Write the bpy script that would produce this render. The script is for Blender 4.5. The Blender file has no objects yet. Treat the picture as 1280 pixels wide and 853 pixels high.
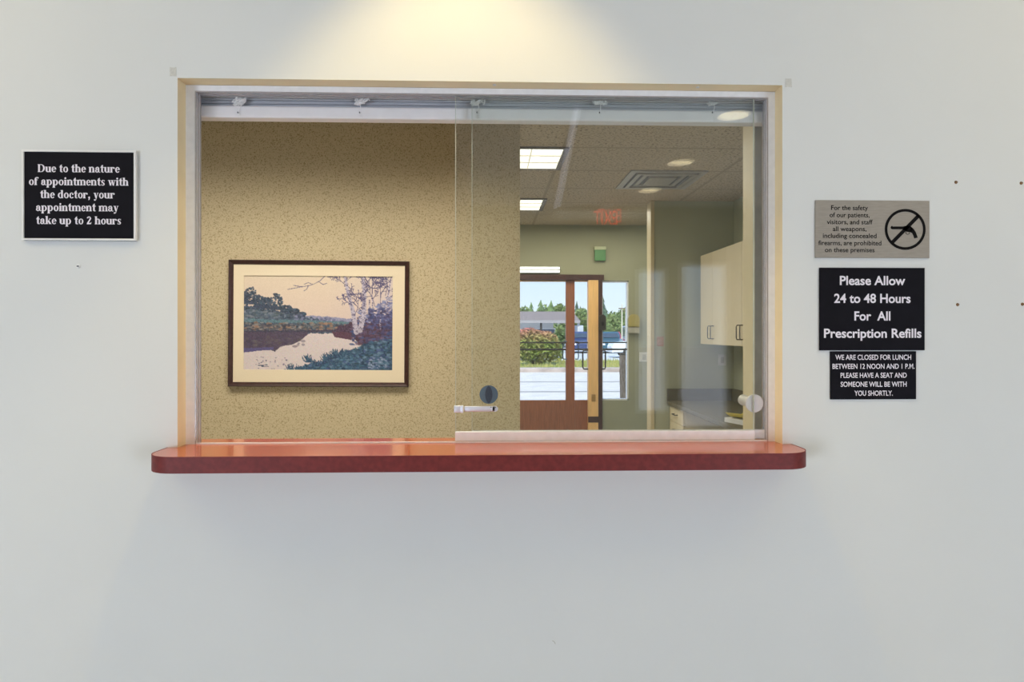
import bpy, bmesh, math, random
import numpy as np
from mathutils import Vector, Matrix

S = bpy.context.scene
C = S.collection
random.seed(7)

# ------------------------------------------------------------------ camera
F, U0, V0 = 853.0, 640.0, 415.0            # focal length in px of the 1280 px frame, horizon row
DIST, EYE = 1.526, 1.42                    # distance of the lens to the wall, eye height
YAW = math.atan(28 / F)
cam = bpy.data.objects.new('camera', bpy.data.cameras.new('camera'))
C.objects.link(cam)
cam.location = (0, -DIST, EYE)
cam.rotation_euler = (math.pi / 2, 0, -YAW)
cam.data.sensor_width = 36
cam.data.lens = 36 * F / 1280
cam.data.shift_y = -11.5 / 1280
cam.data.clip_start = 0.02
cam.data.clip_end = 600
S.camera = cam

# ------------------------------------------------------------------ exposure, sky, sun, large lights
S.view_settings.view_transform = 'Standard'
S.view_settings.look = 'None'
S.view_settings.gamma = 1
S.view_settings.use_curve_mapping = False
S.view_settings.exposure = 0
S.cycles.use_denoising = True
S.cycles.max_bounces = 12
S.cycles.transparent_max_bounces = 24
S.cycles.sample_clamp_indirect = 6

w = bpy.data.worlds.new('sky'); S.world = w; w.use_nodes = True
nt = w.node_tree; nt.nodes.clear()
out = nt.nodes.new('ShaderNodeOutputWorld'); bg = nt.nodes.new('ShaderNodeBackground')
tc = nt.nodes.new('ShaderNodeTexCoord'); sx = nt.nodes.new('ShaderNodeSeparateXYZ')
rp = nt.nodes.new('ShaderNodeValToRGB')
rp.color_ramp.elements[0].position = 0.0; rp.color_ramp.elements[0].color = (.80, .88, 1.0, 1)
rp.color_ramp.elements[1].position = 0.6; rp.color_ramp.elements[1].color = (.26, .48, .95, 1)
e = rp.color_ramp.elements.new(0.12); e.color = (.60, .76, 1.0, 1)
nt.links.new(tc.outputs['Generated'], sx.inputs[0]); nt.links.new(sx.outputs['Z'], rp.inputs[0])
nt.links.new(rp.outputs[0], bg.inputs[0]); nt.links.new(bg.outputs[0], out.inputs[0])
bg.inputs[1].default_value = 1.5


def light(name, kind, loc, energy, color, rot=(0, 0, 0), **kw):
    d = bpy.data.lights.new(name, kind)
    d.energy = energy; d.color = color
    for k, v in kw.items():
        setattr(d, k, v)
    o = bpy.data.objects.new(name, d); C.objects.link(o)
    o.location = loc; o.rotation_euler = rot
    return o


R = math.radians
light('sun', 'SUN', (0, 0, 20), 5.2, (1, .95, .86), (R(42), R(8), R(-28)), angle=R(.6))
DAY = (.74, .835, 1.0)
# area lights added for the daylight; the solid side walls hold no windows
light('daylight_left', 'AREA', (-4.15, -4.3, .7), 188, DAY, (R(90), 0, R(-46)), shape='RECTANGLE', size=3.0, size_y=1.5)
light('daylight_right', 'AREA', (4.15, -4.3, .7), 134, DAY, (R(90), 0, R(46)), shape='RECTANGLE', size=3.0, size_y=1.5)
WARM = (1.0, .77, .34)
OFF = (1.0, .91, .76)
# unseen area lights added to warm the upper part of the wall
light('warm_fill_left', 'AREA', (-1.9, -.9, FILL_Z := EYE + 1.38), 12, (1, .84, .48), shape='RECTANGLE', size=1.2, size_y=.6)
light('warm_fill_right', 'AREA', (1.9, -.9, FILL_Z), 10, (1, .84, .48), shape='RECTANGLE', size=1.2, size_y=.6)
L_WALL, L_OFFICE, L_FAR = 42, 25, 13

FWD = Vector((math.sin(YAW), math.cos(YAW), 0)); RIGHT = Vector((math.cos(YAW), -math.sin(YAW), 0))


def P(u, v, Y):
    """the point of the vertical plane y = Y that the photo shows at column u, row v"""
    d = RIGHT * ((u - U0) / F) + FWD + Vector((0, 0, -(v - V0) / F))
    t = (Y + DIST) / d.y
    p = Vector((0, -DIST, EYE)) + d * t
    return p


def PX(u, Y): return P(u, V0, Y).x
def PZ(u, v, Y): return P(u, v, Y).z


def PH(u, v, z):
    """the point of the level plane at height z"""
    d = RIGHT * ((u - U0) / F) + FWD + Vector((0, 0, -(v - V0) / F))
    return Vector((0, -DIST, EYE)) + d * ((z - EYE) / d.z)


# ------------------------------------------------------------------ materials
MATS = {}


def lin(r, g, b):
    f = lambda c: (c / 255) / 12.92 if c <= 10.3 else (((c / 255) + .055) / 1.055) ** 2.4
    return (f(r), f(g), f(b))


def mat(name, col, rough=.5, metal=0, vary=.06, scale=30, bump=0, bscale=200, emit=None, estr=0, coat=0, stretch=None, spec=.5, col2=None, lo=.35, hi=.65):
    if name in MATS: return MATS[name]
    m = bpy.data.materials.new(name); m.use_nodes = True
    n = m.node_tree.nodes; l = m.node_tree.links
    b = n['Principled BSDF']
    b.inputs['Roughness'].default_value = rough; b.inputs['Metallic'].default_value = metal
    b.inputs['Coat Weight'].default_value = coat; b.inputs['Specular IOR Level'].default_value = spec
    t = n.new('ShaderNodeTexCoord'); mp = n.new('ShaderNodeMapping'); l.new(t.outputs['Object'], mp.inputs[0])
    if stretch: mp.inputs['Scale'].default_value = stretch
    nz = n.new('ShaderNodeTexNoise'); nz.inputs['Scale'].default_value = scale; nz.inputs['Detail'].default_value = 4
    l.new(mp.outputs[0], nz.inputs['Vector'])
    r = n.new('ShaderNodeValToRGB'); l.new(nz.outputs['Fac'], r.inputs[0])
    c2 = col2 or tuple(min(1, c * (1 + vary)) for c in col)
    c1 = col if col2 else tuple(c * (1 - vary) for c in col)
    r.color_ramp.elements[0].position = lo; r.color_ramp.elements[1].position = hi
    r.color_ramp.elements[0].color = (*c1, 1); r.color_ramp.elements[1].color = (*c2, 1)
    l.new(r.outputs[0], b.inputs['Base Color'])
    if bump:
        z2 = n.new('ShaderNodeTexNoise'); z2.inputs['Scale'].default_value = bscale; l.new(mp.outputs[0], z2.inputs['Vector'])
        bp = n.new('ShaderNodeBump'); bp.inputs['Strength'].default_value = bump; bp.inputs['Distance'].default_value = .002
        l.new(z2.outputs['Fac'], bp.inputs['Height']); l.new(bp.outputs[0], b.inputs['Normal'])
    if emit:
        b.inputs['Emission Color'].default_value = (*emit, 1); b.inputs['Emission Strength'].default_value = estr
    MATS[name] = m
    return m


def glass_mat(name, tint, extra=0.0):
    m = bpy.data.materials.new(name); m.use_nodes = True
    n = m.node_tree.nodes; l = m.node_tree.links; n.clear()
    o = n.new('ShaderNodeOutputMaterial'); mx = n.new('ShaderNodeMixShader')
    t = n.new('ShaderNodeBsdfTransparent'); t.inputs[0].default_value = (*tint, 1)
    g = n.new('ShaderNodeBsdfGlossy'); g.inputs['Roughness'].default_value = 0
    lw = n.new('ShaderNodeLayerWeight'); lw.inputs[0].default_value = .5
    p = n.new('ShaderNodeMath'); p.operation = 'POWER'; p.inputs[1].default_value = 5
    a = n.new('ShaderNodeMath'); a.operation = 'MULTIPLY_ADD'; a.inputs[1].default_value = .95; a.inputs[2].default_value = .043 + extra
    l.new(lw.outputs['Facing'], p.inputs[0]); l.new(p.outputs[0], a.inputs[0]); l.new(a.outputs[0], mx.inputs[0])
    l.new(t.outputs[0], mx.inputs[1]); l.new(g.outputs[0], mx.inputs[2]); l.new(mx.outputs[0], o.inputs[0])
    return m


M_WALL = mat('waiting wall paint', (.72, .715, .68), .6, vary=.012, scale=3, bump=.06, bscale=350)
M_REVEAL = mat('cream reveal paint', (.84, .70, .44), .55, vary=.03, scale=12)
M_WPAPER = mat('flecked wallcovering', (.30, .235, .12), .75, scale=195, col2=(.575, .49, .325), bump=.2, bscale=200, lo=.31, hi=.49)
M_OLIVE = mat('olive wall paint', (.34, .335, .22), .6, vary=.03, scale=4, bump=.05, bscale=300)
M_SAGE = mat('sage wall paint', (.47, .49, .36), .6, vary=.03, scale=4, bump=.05, bscale=300)
M_CREAM = mat('cream trim paint', (.72, .62, .40), .45, vary=.02)
M_ALU = mat('white aluminium', (.88, .88, .90), .4, metal=.1, vary=.03, scale=60)
M_ALUD = mat('brushed aluminium lip', (.50, .47, .47), .35, metal=.6, vary=.05, scale=60)
M_CHROME = mat('chrome', (.80, .82, .88), .38, metal=.75, vary=.04)
M_STEEL = mat('satin steel', (.085, .125, .175), .45, metal=.0, vary=.05)
M_PULL = mat('frosted white plastic', (.66, .64, .62), .35, vary=.04)
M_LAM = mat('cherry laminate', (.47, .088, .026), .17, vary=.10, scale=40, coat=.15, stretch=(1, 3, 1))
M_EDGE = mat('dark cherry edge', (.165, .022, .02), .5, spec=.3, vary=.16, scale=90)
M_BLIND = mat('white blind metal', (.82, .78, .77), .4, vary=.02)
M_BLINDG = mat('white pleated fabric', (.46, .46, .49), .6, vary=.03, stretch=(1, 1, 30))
M_CORD = mat('white cord', (.88, .86, .84), .7)
M_DARK = mat('dark metal', (.035, .03, .028), .4)
M_GLASS = glass_mat('clear sliding glass', (.978, .988, .980))
M_GLASSE = mat('green glass edge', (.46, .48, .40), .3, vary=.1)
M_GLASSD = glass_mat('clear door glass', (.98, .99, .99))
M_BLACK = mat('black engraved plastic', (.008, .007, .010), .6, vary=.1, spec=.08)
M_WHITE = mat('white lettering', (.82, .76, .80), .5, vary=.01)
M_SWHITE = mat('white sign edge', (.82, .80, .76), .4, vary=.02)
M_TAUPE = mat('brushed taupe plastic', (.34, .30, .25), .55, spec=.2, vary=.06, scale=40, stretch=(1, 1, 12))
M_INK = mat('black ink', (.010, .009, .009), .7, vary=.05, spec=.05)
M_FRAME = mat('dark walnut frame', (.045, .018, .016), .35, vary=.25, scale=60, stretch=(1, 1, 1))
M_MATB = mat('cream mat board', (.80, .70, .53), .8, vary=.015, scale=200)
M_CAB = mat('almond cabinet laminate', (.82, .71, .50), .4, vary=.02)
M_CTOP = mat('olive grey laminate', (.15, .13, .075), .6, spec=.2, vary=.12, scale=150)
M_HANDLE = mat('bronze handle', (.10, .085, .07), .35, metal=.8)
M_WOOD = mat('red brown door wood', (.31, .115, .062), .38, vary=.16, scale=14, stretch=(6, 6, .5), coat=.2)
M_WOODL = mat('light oak wood', (.90, .54, .22), .4, vary=.08, scale=14, stretch=(6, 6, .5))
M_WOODD = mat('dark stained wood', (.06, .022, .02), .4, vary=.12, scale=14)
M_PLATE = mat('ivory switch plate', (.62, .60, .52), .4)
M_TAN = mat('grey vinyl floor', (.52, .53, .54), .5, vary=.08, scale=5)
M_PAPER = mat('white paper', (.85, .86, .9), .7, vary=.02)
M_YEL = mat('yellow paper', (.80, .66, .12), .7, vary=.02)
M_PLAST = mat('warm grey plastic', (.45, .42, .34), .5)


def ceiling_mat(name, col, px, py, ox, oy):
    """speckled lay-in tiles with their T-bar lines"""
    m = mat(name, tuple(c * .38 for c in col), .9, scale=62, col2=col, lo=.36, hi=.46, bump=.3, bscale=90)
    n = m.node_tree.nodes; l = m.node_tree.links; b = n['Principled BSDF']
    src = b.inputs['Base Color'].links[0].from_socket
    t = n.new('ShaderNodeTexCoord'); s = n.new('ShaderNodeSeparateXYZ'); l.new(t.outputs['Object'], s.inputs[0])
    msk = None
    for ax, per, off in (('X', px, ox), ('Y', py, oy)):
        a = n.new('ShaderNodeMath'); a.operation = 'SUBTRACT'; a.inputs[1].default_value = off; l.new(s.outputs[ax], a.inputs[0])
        d = n.new('ShaderNodeMath'); d.operation = 'PINGPONG'; d.inputs[1].default_value = per / 2; l.new(a.outputs[0], d.inputs[0])
        g = n.new('ShaderNodeMath'); g.operation = 'LESS_THAN'; g.inputs[1].default_value = .012; l.new(d.outputs[0], g.inputs[0])
        if msk is None: msk = g
        else:
            k = n.new('ShaderNodeMath'); k.operation = 'MAXIMUM'; l.new(msk.outputs[0], k.inputs[0]); l.new(g.outputs[0], k.inputs[1]); msk = k
    mx = n.new('ShaderNodeMix'); mx.data_type = 'RGBA'
    l.new(msk.outputs[0], mx.inputs[0]); l.new(src, mx.inputs[6]); mx.inputs[7].default_value = (*[c * .72 for c in col], 1)
    l.new(mx.outputs[2], b.inputs['Base Color'])
    return m


# ------------------------------------------------------------------ mesh helpers
OFFS = {}


def bx(bm, x0, x1, y0, y1, z0, z1, bev=0, seg=2, rot=None):
    r = bmesh.ops.create_cube(bm, size=1)
    vs = r['verts']
    for v in vs:
        v.co = Vector(((x0 + x1) / 2 + v.co.x * (x1 - x0), (y0 + y1) / 2 + v.co.y * (y1 - y0), (z0 + z1) / 2 + v.co.z * (z1 - z0)))
    if rot is not None:
        bmesh.ops.rotate(bm, verts=vs, cent=rot[0], matrix=rot[1])
    if bev:
        es = list({e for v in vs for e in v.link_edges})
        bmesh.ops.bevel(bm, geom=es, offset=bev, segments=seg, affect='EDGES', profile=.5)
    return bm


def B(*a, **k): return bx(bmesh.new(), *a, **k)


def cyl(bm, p0, p1, r0, r1=None, seg=24):
    p0 = Vector(p0); p1 = Vector(p1); r1 = r0 if r1 is None else r1
    d = p1 - p0
    q = d.to_track_quat('Z', 'Y').to_matrix().to_4x4()
    bmesh.ops.create_cone(bm, cap_ends=True, segments=seg, radius1=r0, radius2=r1, depth=d.length, matrix=Matrix.Translation((p0 + p1) / 2) @ q)
    return bm


def tube(bm, pts, r, seg=10):
    pts = [Vector(p) for p in pts]
    rings = []
    up = Vector((0, 0, 1))
    prev = None
    for i, p in enumerate(pts):
        t = (pts[min(i + 1, len(pts) - 1)] - pts[max(i - 1, 0)]).normalized()
        if prev is None:
            a = t.cross(up)
            if a.length < .1: a = t.cross(Vector((1, 0, 0)))
        else:
            a = prev - t * prev.dot(t)
        a.normalize(); prev = a; b = t.cross(a)
        rr = r[i] if isinstance(r, (list, tuple)) else r
        rings.append([bm.verts.new(p + (a * math.cos(k * 2 * math.pi / seg) + b * math.sin(k * 2 * math.pi / seg)) * rr) for k in range(seg)])
    for i in range(len(rings) - 1):
        for k in range(seg):
            bm.faces.new((rings[i][k], rings[i][(k + 1) % seg], rings[i + 1][(k + 1) % seg], rings[i + 1][k]))
    bm.faces.new(rings[0][::-1]); bm.faces.new(rings[-1])
    return bm


def prism(bm, pts, axis, a, b, bev=0):
    """polygon pts (2-D) extruded along axis from a to b: 'y' pts=(x,z); 'z' pts=(x,y); 'x' pts=(y,z)"""
    def mk(p, t):
        return {'y': (p[0], t, p[1]), 'z': (p[0], p[1], t), 'x': (t, p[0], p[1])}[axis]
    A = [bm.verts.new(mk(p, a)) for p in pts]; Bv = [bm.verts.new(mk(p, b)) for p in pts]
    n = len(pts)
    fs = [bm.faces.new(A), bm.faces.new(Bv[::-1])]
    for i in range(n):
        fs.append(bm.faces.new((A[i], A[(i + 1) % n], Bv[(i + 1) % n], Bv[i])))
    if bev:
        es = list({e for f in fs[:2] for e in f.edges})
        bmesh.ops.bevel(bm, geom=es, offset=bev, segments=2, affect='EDGES')
    return bm


def obj(name, bm, m, parent=None, smooth=False, mats=None):
    bmesh.ops.recalc_face_normals(bm, faces=bm.faces)
    me = bpy.data.meshes.new(name)
    off = OFFS.get(parent.name, Vector()) if parent else Vector()
    if off.length: bmesh.ops.translate(bm, verts=bm.verts, vec=-off)
    bm.to_mesh(me); bm.free()
    for k in (mats or [m]): me.materials.append(k)
    if smooth:
        for p in me.polygons: p.use_smooth = True
        me.set_sharp_from_angle(angle=R(40))
    o = bpy.data.objects.new(name, me); C.objects.link(o)
    if parent: o.parent = parent
    OFFS[o.name] = off
    return o


def tag(o, label, cat, group=None, kind=None):
    o['label'] = label; o['category'] = cat
    if group: o['group'] = group
    if kind: o['kind'] = kind
    return o


def thing(name, label, cat, loc=(0, 0, 0), group=None, kind=None):
    o = bpy.data.objects.new(name, None); C.objects.link(o); o.empty_display_size = .05
    o.location = loc; OFFS[o.name] = Vector(loc)
    return tag(o, label, cat, group, kind)


def struct(name, bm, m, label, cat, mats=None):
    return tag(obj(name, bm, m, None, mats=mats), label, cat, None, 'structure')


def part_label(o, label):
    o['label'] = label
    return o


def dup(root, loc, label, group=None):
    r = root.copy(); C.objects.link(r); r.location = loc; r['label'] = label
    if group: r['group'] = group
    for ch in list(root.children):
        c = ch.copy(); C.objects.link(c); c.parent = r
        for g in ch.children:
            d = g.copy(); C.objects.link(d); d.parent = c
    return r


def wall_y(y0, y1, x0, x1, z0, z1, holes, reveal_index=0):
    """a wall slab facing y with rectangular holes (x0, x1, z0, z1)"""
    bm = bmesh.new()
    xs = sorted({x0, x1, *[h[0] for h in holes], *[h[1] for h in holes]})
    zs = sorted({z0, z1, *[h[2] for h in holes], *[h[3] for h in holes]})
    inh = lambda i, j: any(h[0] - 1e-6 <= xs[i] and xs[i + 1] <= h[1] + 1e-6 and h[2] - 1e-6 <= zs[j] and zs[j + 1] <= h[3] + 1e-6 for h in holes)
    solid = {(i, j) for i in range(len(xs) - 1) for j in range(len(zs) - 1) if not inh(i, j)}
    V = {}
    def v(i, j, y):
        k = (i, j, y)
        if k not in V: V[k] = bm.verts.new((xs[i], y, zs[j]))
        return V[k]
    for (i, j) in solid:
        bm.faces.new((v(i, j, y0), v(i + 1, j, y0), v(i + 1, j + 1, y0), v(i, j + 1, y0)))
        bm.faces.new((v(i, j + 1, y1), v(i + 1, j + 1, y1), v(i + 1, j, y1), v(i, j, y1)))
        for (di, dj, a, b) in ((-1, 0, (i, j), (i, j + 1)), (1, 0, (i + 1, j), (i + 1, j + 1)), (0, -1, (i, j), (i + 1, j)), (0, 1, (i, j + 1), (i + 1, j + 1))):
            if (i + di, j + dj) not in solid:
                f = bm.faces.new((v(*a, y0), v(*b, y0), v(*b, y1), v(*a, y1)))
                if 0 <= i + di < len(xs) - 1 and 0 <= j + dj < len(zs) - 1: f.material_index = reveal_index
    return bm


# ------------------------------------------------------------------ measures
T = .116                                              # front wall thickness
OX0, OX1 = PX(222, 0), PX(978, 0)
OZ1 = PZ(600, 102, 0)
SILL = PZ(600, 557.5, 0)                              # top of the counter
CEIL_O, CEIL_W = EYE + 1.16, EYE + 1.40               # office and waiting-room ceilings
Y_PART = 1.874; Y_WING = 4.474; Y_END = 5.854
X_RW = PX(917, Y_WING)                                # office right wall
WX0, WX1, WYB = -4.3, 4.3, -6.0

# ------------------------------------------------------------------ structure: waiting room
struct('wall_front', wall_y(0, T, WX0, WX1, 0, CEIL_W + .1, [(OX0, OX1, SILL - .033, OZ1)], 1), None,
       'pale grey painted wall around the sliding reception window', 'wall', mats=[M_WALL, M_REVEAL])
struct('floor', B(WX0 - .1, WX1 + .1, WYB - .1, Y_END + .1, -.12, 0), M_TAN, 'grey vinyl floor of waiting room and office', 'floor')
M_CW = ceiling_mat('waiting ceiling tile', (.66, .63, .57), .61, .61, 0, 0)
struct('ceiling', B(WX0 - .1, WX1 + .1, WYB - .1, T - .002, CEIL_W, CEIL_W + .15), M_CW, 'tiled ceiling of the waiting room above the camera side', 'ceiling')
struct('wall_left', B(WX0 - .1, WX0, WYB, 0, 0, CEIL_W), M_WALL, 'left side wall of the waiting room', 'wall')
struct('wall_right', B(WX1, WX1 + .1, WYB, 0, 0, CEIL_W), M_WALL, 'right side wall of the waiting room', 'wall')
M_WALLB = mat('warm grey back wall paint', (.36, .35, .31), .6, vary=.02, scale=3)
BW = [(PX(850, 0) , 0, 0, 0)]
dt = 1.526 + 6.0
mx = lambda u: (u - 612) / F * dt
wins = [(mx(797), mx(835), EYE - .92, EYE + .70), (mx(852), mx(915), EYE - 1.1, EYE + .77)]
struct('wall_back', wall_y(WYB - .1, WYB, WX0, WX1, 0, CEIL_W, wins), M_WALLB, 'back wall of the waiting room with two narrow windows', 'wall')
for i, (a, b, c, d) in enumerate(wins):
    root = thing('window_%d' % (i + 3), ['narrow white window of the waiting room nearest the entrance', 'wider white window of the waiting room beside the narrow one'][i], 'window', ((a + b) / 2, WYB, c), None, 'structure')
    bm = bmesh.new()
    for (x0, x1, z0, z1) in ((a, a + .04, c, d), (b - .04, b, c, d), (a + .04, b - .04, c, c + .04), (a + .04, b - .04, d - .04, d)):
        bx(bm, x0, x1, WYB - .07, WYB + .015, z0, z1)
    obj('window_frame', bm, M_ALU, root)
    obj('pane', B(a + .04, b - .04, WYB - .045, WYB - .039, c + .04, d - .04), M_GLASSD, root)

# ------------------------------------------------------------------ structure: office
M_CO = ceiling_mat('office ceiling tile', (.57, .455, .30), 1.22, .61, PX(705, 2.75), P(640, 186, 0).y)
# tile joints follow the near edge of the first light
y_l1 = PH(678, 184, CEIL_O).y; y_l1b = PH(678, 209.5, CEIL_O).y
for n_ in M_CO.node_tree.nodes:
    if n_.type == 'MATH' and n_.operation == 'SUBTRACT' and n_.inputs[0].links[0].from_socket.name == 'Y':
        n_.inputs[1].default_value = y_l1
struct('ceiling_office', B(-3.2, 3.4, T, Y_END + .2, CEIL_O, CEIL_O + .16), M_CO, 'speckled tile ceiling of the office behind the glass', 'ceiling')
X_PE = PX(650, Y_PART)
struct('wall_partition', B(-3.1, X_PE, Y_PART, Y_PART + .12, 0, CEIL_O), M_WPAPER, 'tan flecked wallcovering wall that carries the river picture', 'wall')
struct('wall_office_left', B(-3.2, -3.1, T, Y_END, 0, CEIL_O), M_SAGE, 'left side wall of the office', 'wall')
struct('wall_office_right', B(X_RW, X_RW + .12, .586, Y_WING, 0, CEIL_O), M_SAGE, 'sage wall behind the almond wall cabinets', 'wall')
X_WG = PX(817, Y_WING)
struct('wall_wing', B(X_WG, X_RW + .12, Y_WING, Y_WING + .12, 0, CEIL_O), M_SAGE, 'short sage wall at the far end of the counter', 'wall')
struct('trim_1', B(X_WG - .03, X_WG + .004, Y_WING - .015, Y_WING + .13, 0, CEIL_O, .004), M_CREAM, 'cream corner strip on the end of the short sage wall', 'trim')
X_NG = PX(942, .5)
struct('wall_near', B(X_NG + .004, X_RW + .12, .5, .586, 0, CEIL_O), mat('brown olive paint', (.42, .39, .33), .6), 'olive brown wall end seen at the right edge of the window', 'wall')  # one even olive brown colour
struct('trim_2', B(X_NG, X_NG + .0039, .5, .586, 0, CEIL_O), M_CREAM, 'tall cream end strip behind the right edge of the glass', 'trim')
# end wall with the entrance doors
DX0 = PX(600, Y_END); HX1 = PX(754.5, Y_END)
DZ = PZ(690, 350.5, Y_END); HZ = PZ(690, 343.5, Y_END); GZ0 = PZ(690, 501, Y_END)
SX0, SX1 = PX(752.5, Y_END), PX(786, Y_END)
SZ1 = PZ(770, 351, Y_END)
struct('wall_end', wall_y(Y_END, Y_END + .14, -3.1, 3.3, 0, CEIL_O, [(DX0 - .6, SX0, 0, HZ), (SX0, SX1, GZ0, SZ1)]), M_OLIVE,
       'olive wall at the far end around the wooden entrance doors', 'wall')
struct('wall_lobby_right', B(3.2, 3.3, Y_WING + .12, Y_END, 0, CEIL_O), M_SAGE, 'side wall of the lobby hidden past the short sage wall', 'wall')

# ------------------------------------------------------------------ the counter under the window
yf = -.118
cx0, cx1 = PX(175.5, yf), PX(1020, yf)
rr = .062
out_ = []
for k in range(9):
    a = math.pi + k * math.pi / 16
    out_.append((cx0 + rr + rr * math.cos(a), yf + rr + rr * math.sin(a)))
for k in range(9):
    a = -math.pi / 2 + k * math.pi / 16
    out_.append((cx1 - rr + rr * math.cos(a), yf + rr + rr * math.sin(a)))
poly = [(cx0, -.0005)] + out_ + [(cx1, -.0005), (OX1 - .0005, -.0005), (OX1 - .0005, T), (OX0 + .0005, T), (OX0 + .0005, -.0005)]
ctr = thing('reception_counter', 'narrow cherry red counter with rounded ends under the sliding window', 'counter', ((OX0 + OX1) / 2, 0, SILL - .033))
obj('countertop', prism(bmesh.new(), poly, 'z', SILL - .033, SILL), M_LAM, ctr)
# edge band: a thin strip wrapped round the front
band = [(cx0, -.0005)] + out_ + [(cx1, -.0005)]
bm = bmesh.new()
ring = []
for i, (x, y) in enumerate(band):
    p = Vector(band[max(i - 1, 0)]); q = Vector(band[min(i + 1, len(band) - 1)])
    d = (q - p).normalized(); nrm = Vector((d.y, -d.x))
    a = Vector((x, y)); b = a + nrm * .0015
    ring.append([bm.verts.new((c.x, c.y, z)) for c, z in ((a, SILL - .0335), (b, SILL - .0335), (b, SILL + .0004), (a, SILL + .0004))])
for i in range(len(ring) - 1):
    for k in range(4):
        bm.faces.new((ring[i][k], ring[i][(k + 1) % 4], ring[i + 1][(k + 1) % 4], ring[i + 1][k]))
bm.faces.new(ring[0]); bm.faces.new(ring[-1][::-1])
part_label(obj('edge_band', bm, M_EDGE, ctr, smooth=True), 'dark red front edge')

# ------------------------------------------------------------------ window frame (white aluminium track)
FY0, FY1 = .040, .068
fx0, fx1 = PX(237, FY0), PX(966.5, FY0)
fz1 = PZ(600, 108.0, FY0)
win = thing('window_1', 'white aluminium sliding window frame set in the pale wall', 'window frame', ((fx0 + fx1) / 2, FY0, SILL), None, 'structure')
fw, fh = .0115, .0175
obj('jamb', B(OX0, fx0 + fw, FY0, FY1, SILL, OZ1 - .001), M_ALU, win)
obj('jamb', B(fx1 - fw, OX1, FY0, FY1, SILL, OZ1 - .001), M_ALU, win)
obj('head', B(fx0 + fw, fx1 - fw, FY0, FY1, fz1 - fh, OZ1 - .001), M_ALU, win)
for y in (.0415, .0540, .0665):
    bm = bmesh.new()
    bx(bm, fx0 + fw, fx0 + fw + .003, y - .0012, y + .0012, SILL, fz1 - fh - .003)
    bx(bm, fx1 - fw - .003, fx1 - fw, y - .0012, y + .0012, SILL, fz1 - fh - .003)
    bx(bm, fx0 + fw, fx1 - fw, y - .0012, y + .0012, fz1 - fh - .003, fz1 - fh)
    part_label(obj('track_lip', bm, M_ALUD, win), 'thin grey lip of the sliding channel')
XLa, XLb = PX(247, T), PX(955.5, T)
obj('jamb_liner', B(OX0, XLa, FY1 + .0005, T - .0005, SILL, OZ1 - .001), M_CREAM, win)
obj('jamb_liner', B(XLb, OX1, FY1 + .0005, T - .0005, SILL, OZ1 - .001), M_CREAM, win)
obj('bottom_track', B(fx0 + fw, fx1 - fw, .0405, .045, SILL, SILL + .003), M_ALU, win)
for u, v in ((618, 104), (872, 110)):
    p = P(u, v, .018)
    bm = bmesh.new(); cyl(bm, (p.x, .018, OZ1 - .0015), (p.x, .018, OZ1 + .001), .004, seg=12)
    tag(obj('cap_screw', bm, M_PULL), 'small pale screw in the top of the window recess, ' + ('near its middle' if u < 700 else 'toward its right end'), 'screw', 'screws in the window recess')

# ------------------------------------------------------------------ sliding glass panels


def glass_panel(name, label, ul, ur, y, tilt, rail):
    x0, x1 = PX(ul, y), PX(ur, y)
    z0, z1 = SILL + .004, fz1 - fh - .002
    root = thing(name, label, 'glass panel', ((x0 + x1) / 2, y, z0))
    obj('pane', B(x0, x1, y - .003, y + .003, z0 + .014, z1), M_GLASS, root)
    for x in (x0, x1):
        part_label(obj('glass_edge', B(x - .0006, x + .0006, y - .0032, y + .0032, z0 + .0215, z1), M_GLASSE, root), 'polished pale glass edge')
    bm = bmesh.new()
    bx(bm, x0 - .001, x1 + .001, y - rail, y - .0035, z0, z0 + .021, .001)
    bx(bm, x0 - .001, x1 + .001, y + .0035, y + rail, z0, z0 + .021, .001)
    bx(bm, x0 - .001, x1 + .001, y - .0034, y + .0034, z0, z0 + .0135)
    obj('bottom_rail', bm, M_ALU, root)
    root.rotation_euler = tilt
    return root, x0, x1


gpf, fx_a, fx_b = glass_panel('sliding_glass_panel', 'front sliding glass panel carrying the chrome showcase lock', 569.5, 942, .0478, (0, 0, 0), .0055)
gpb, bx_a, bx_b = glass_panel('sliding_glass_panel', 'rear sliding glass panel carrying the frosted round knob at right', 590, 957.5, .0602, (R(.12), 0, R(-.22)), .0045)
# showcase lock on the front pane
yl = .0446
z_l = PZ(595, 511.3, yl); xl0, xl1 = PX(569.5, yl), PX(622.5, yl)
lk = obj('lock_bar', None or (lambda bm: (bx(bm, xl0 + .02, xl1 - .006, yl - .004, yl, z_l - .0062, z_l + .0062, .0015),
                                          cyl(bm, (xl1 - .0065, yl - .004, z_l - .0001), (xl1 - .0065, yl, z_l - .0001), .0065), bm)[-1])(bmesh.new()), M_CHROME, gpf, smooth=True)
bm = bmesh.new()
bx(bm, xl0 - .003, xl0 + .012, yl - .010, yl, z_l - .0078, z_l + .0078, .0012)
bx(bm, xl0 + .012, xl0 + .018, yl - .012, yl, z_l - .0086, z_l + .0086, .0015)
bx(bm, xl0 - .003, xl0 - .0007, yl - .010, yl + .008, z_l - .0078, z_l + .0078, .0006)
obj('lock_body', bm, M_CHROME, gpf, smooth=True)
bm = bmesh.new()
for k, (dx, dz) in enumerate(((-.016, .004), (-.011, .004), (-.006, .0035))):
    bx(bm, xl1 + dx - .0012, xl1 + dx + .0012, yl - .0046, yl - .003, z_l + dz - .001, z_l + dz + .001)
obj('lock_notch', bm, M_DARK, gpf)
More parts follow.
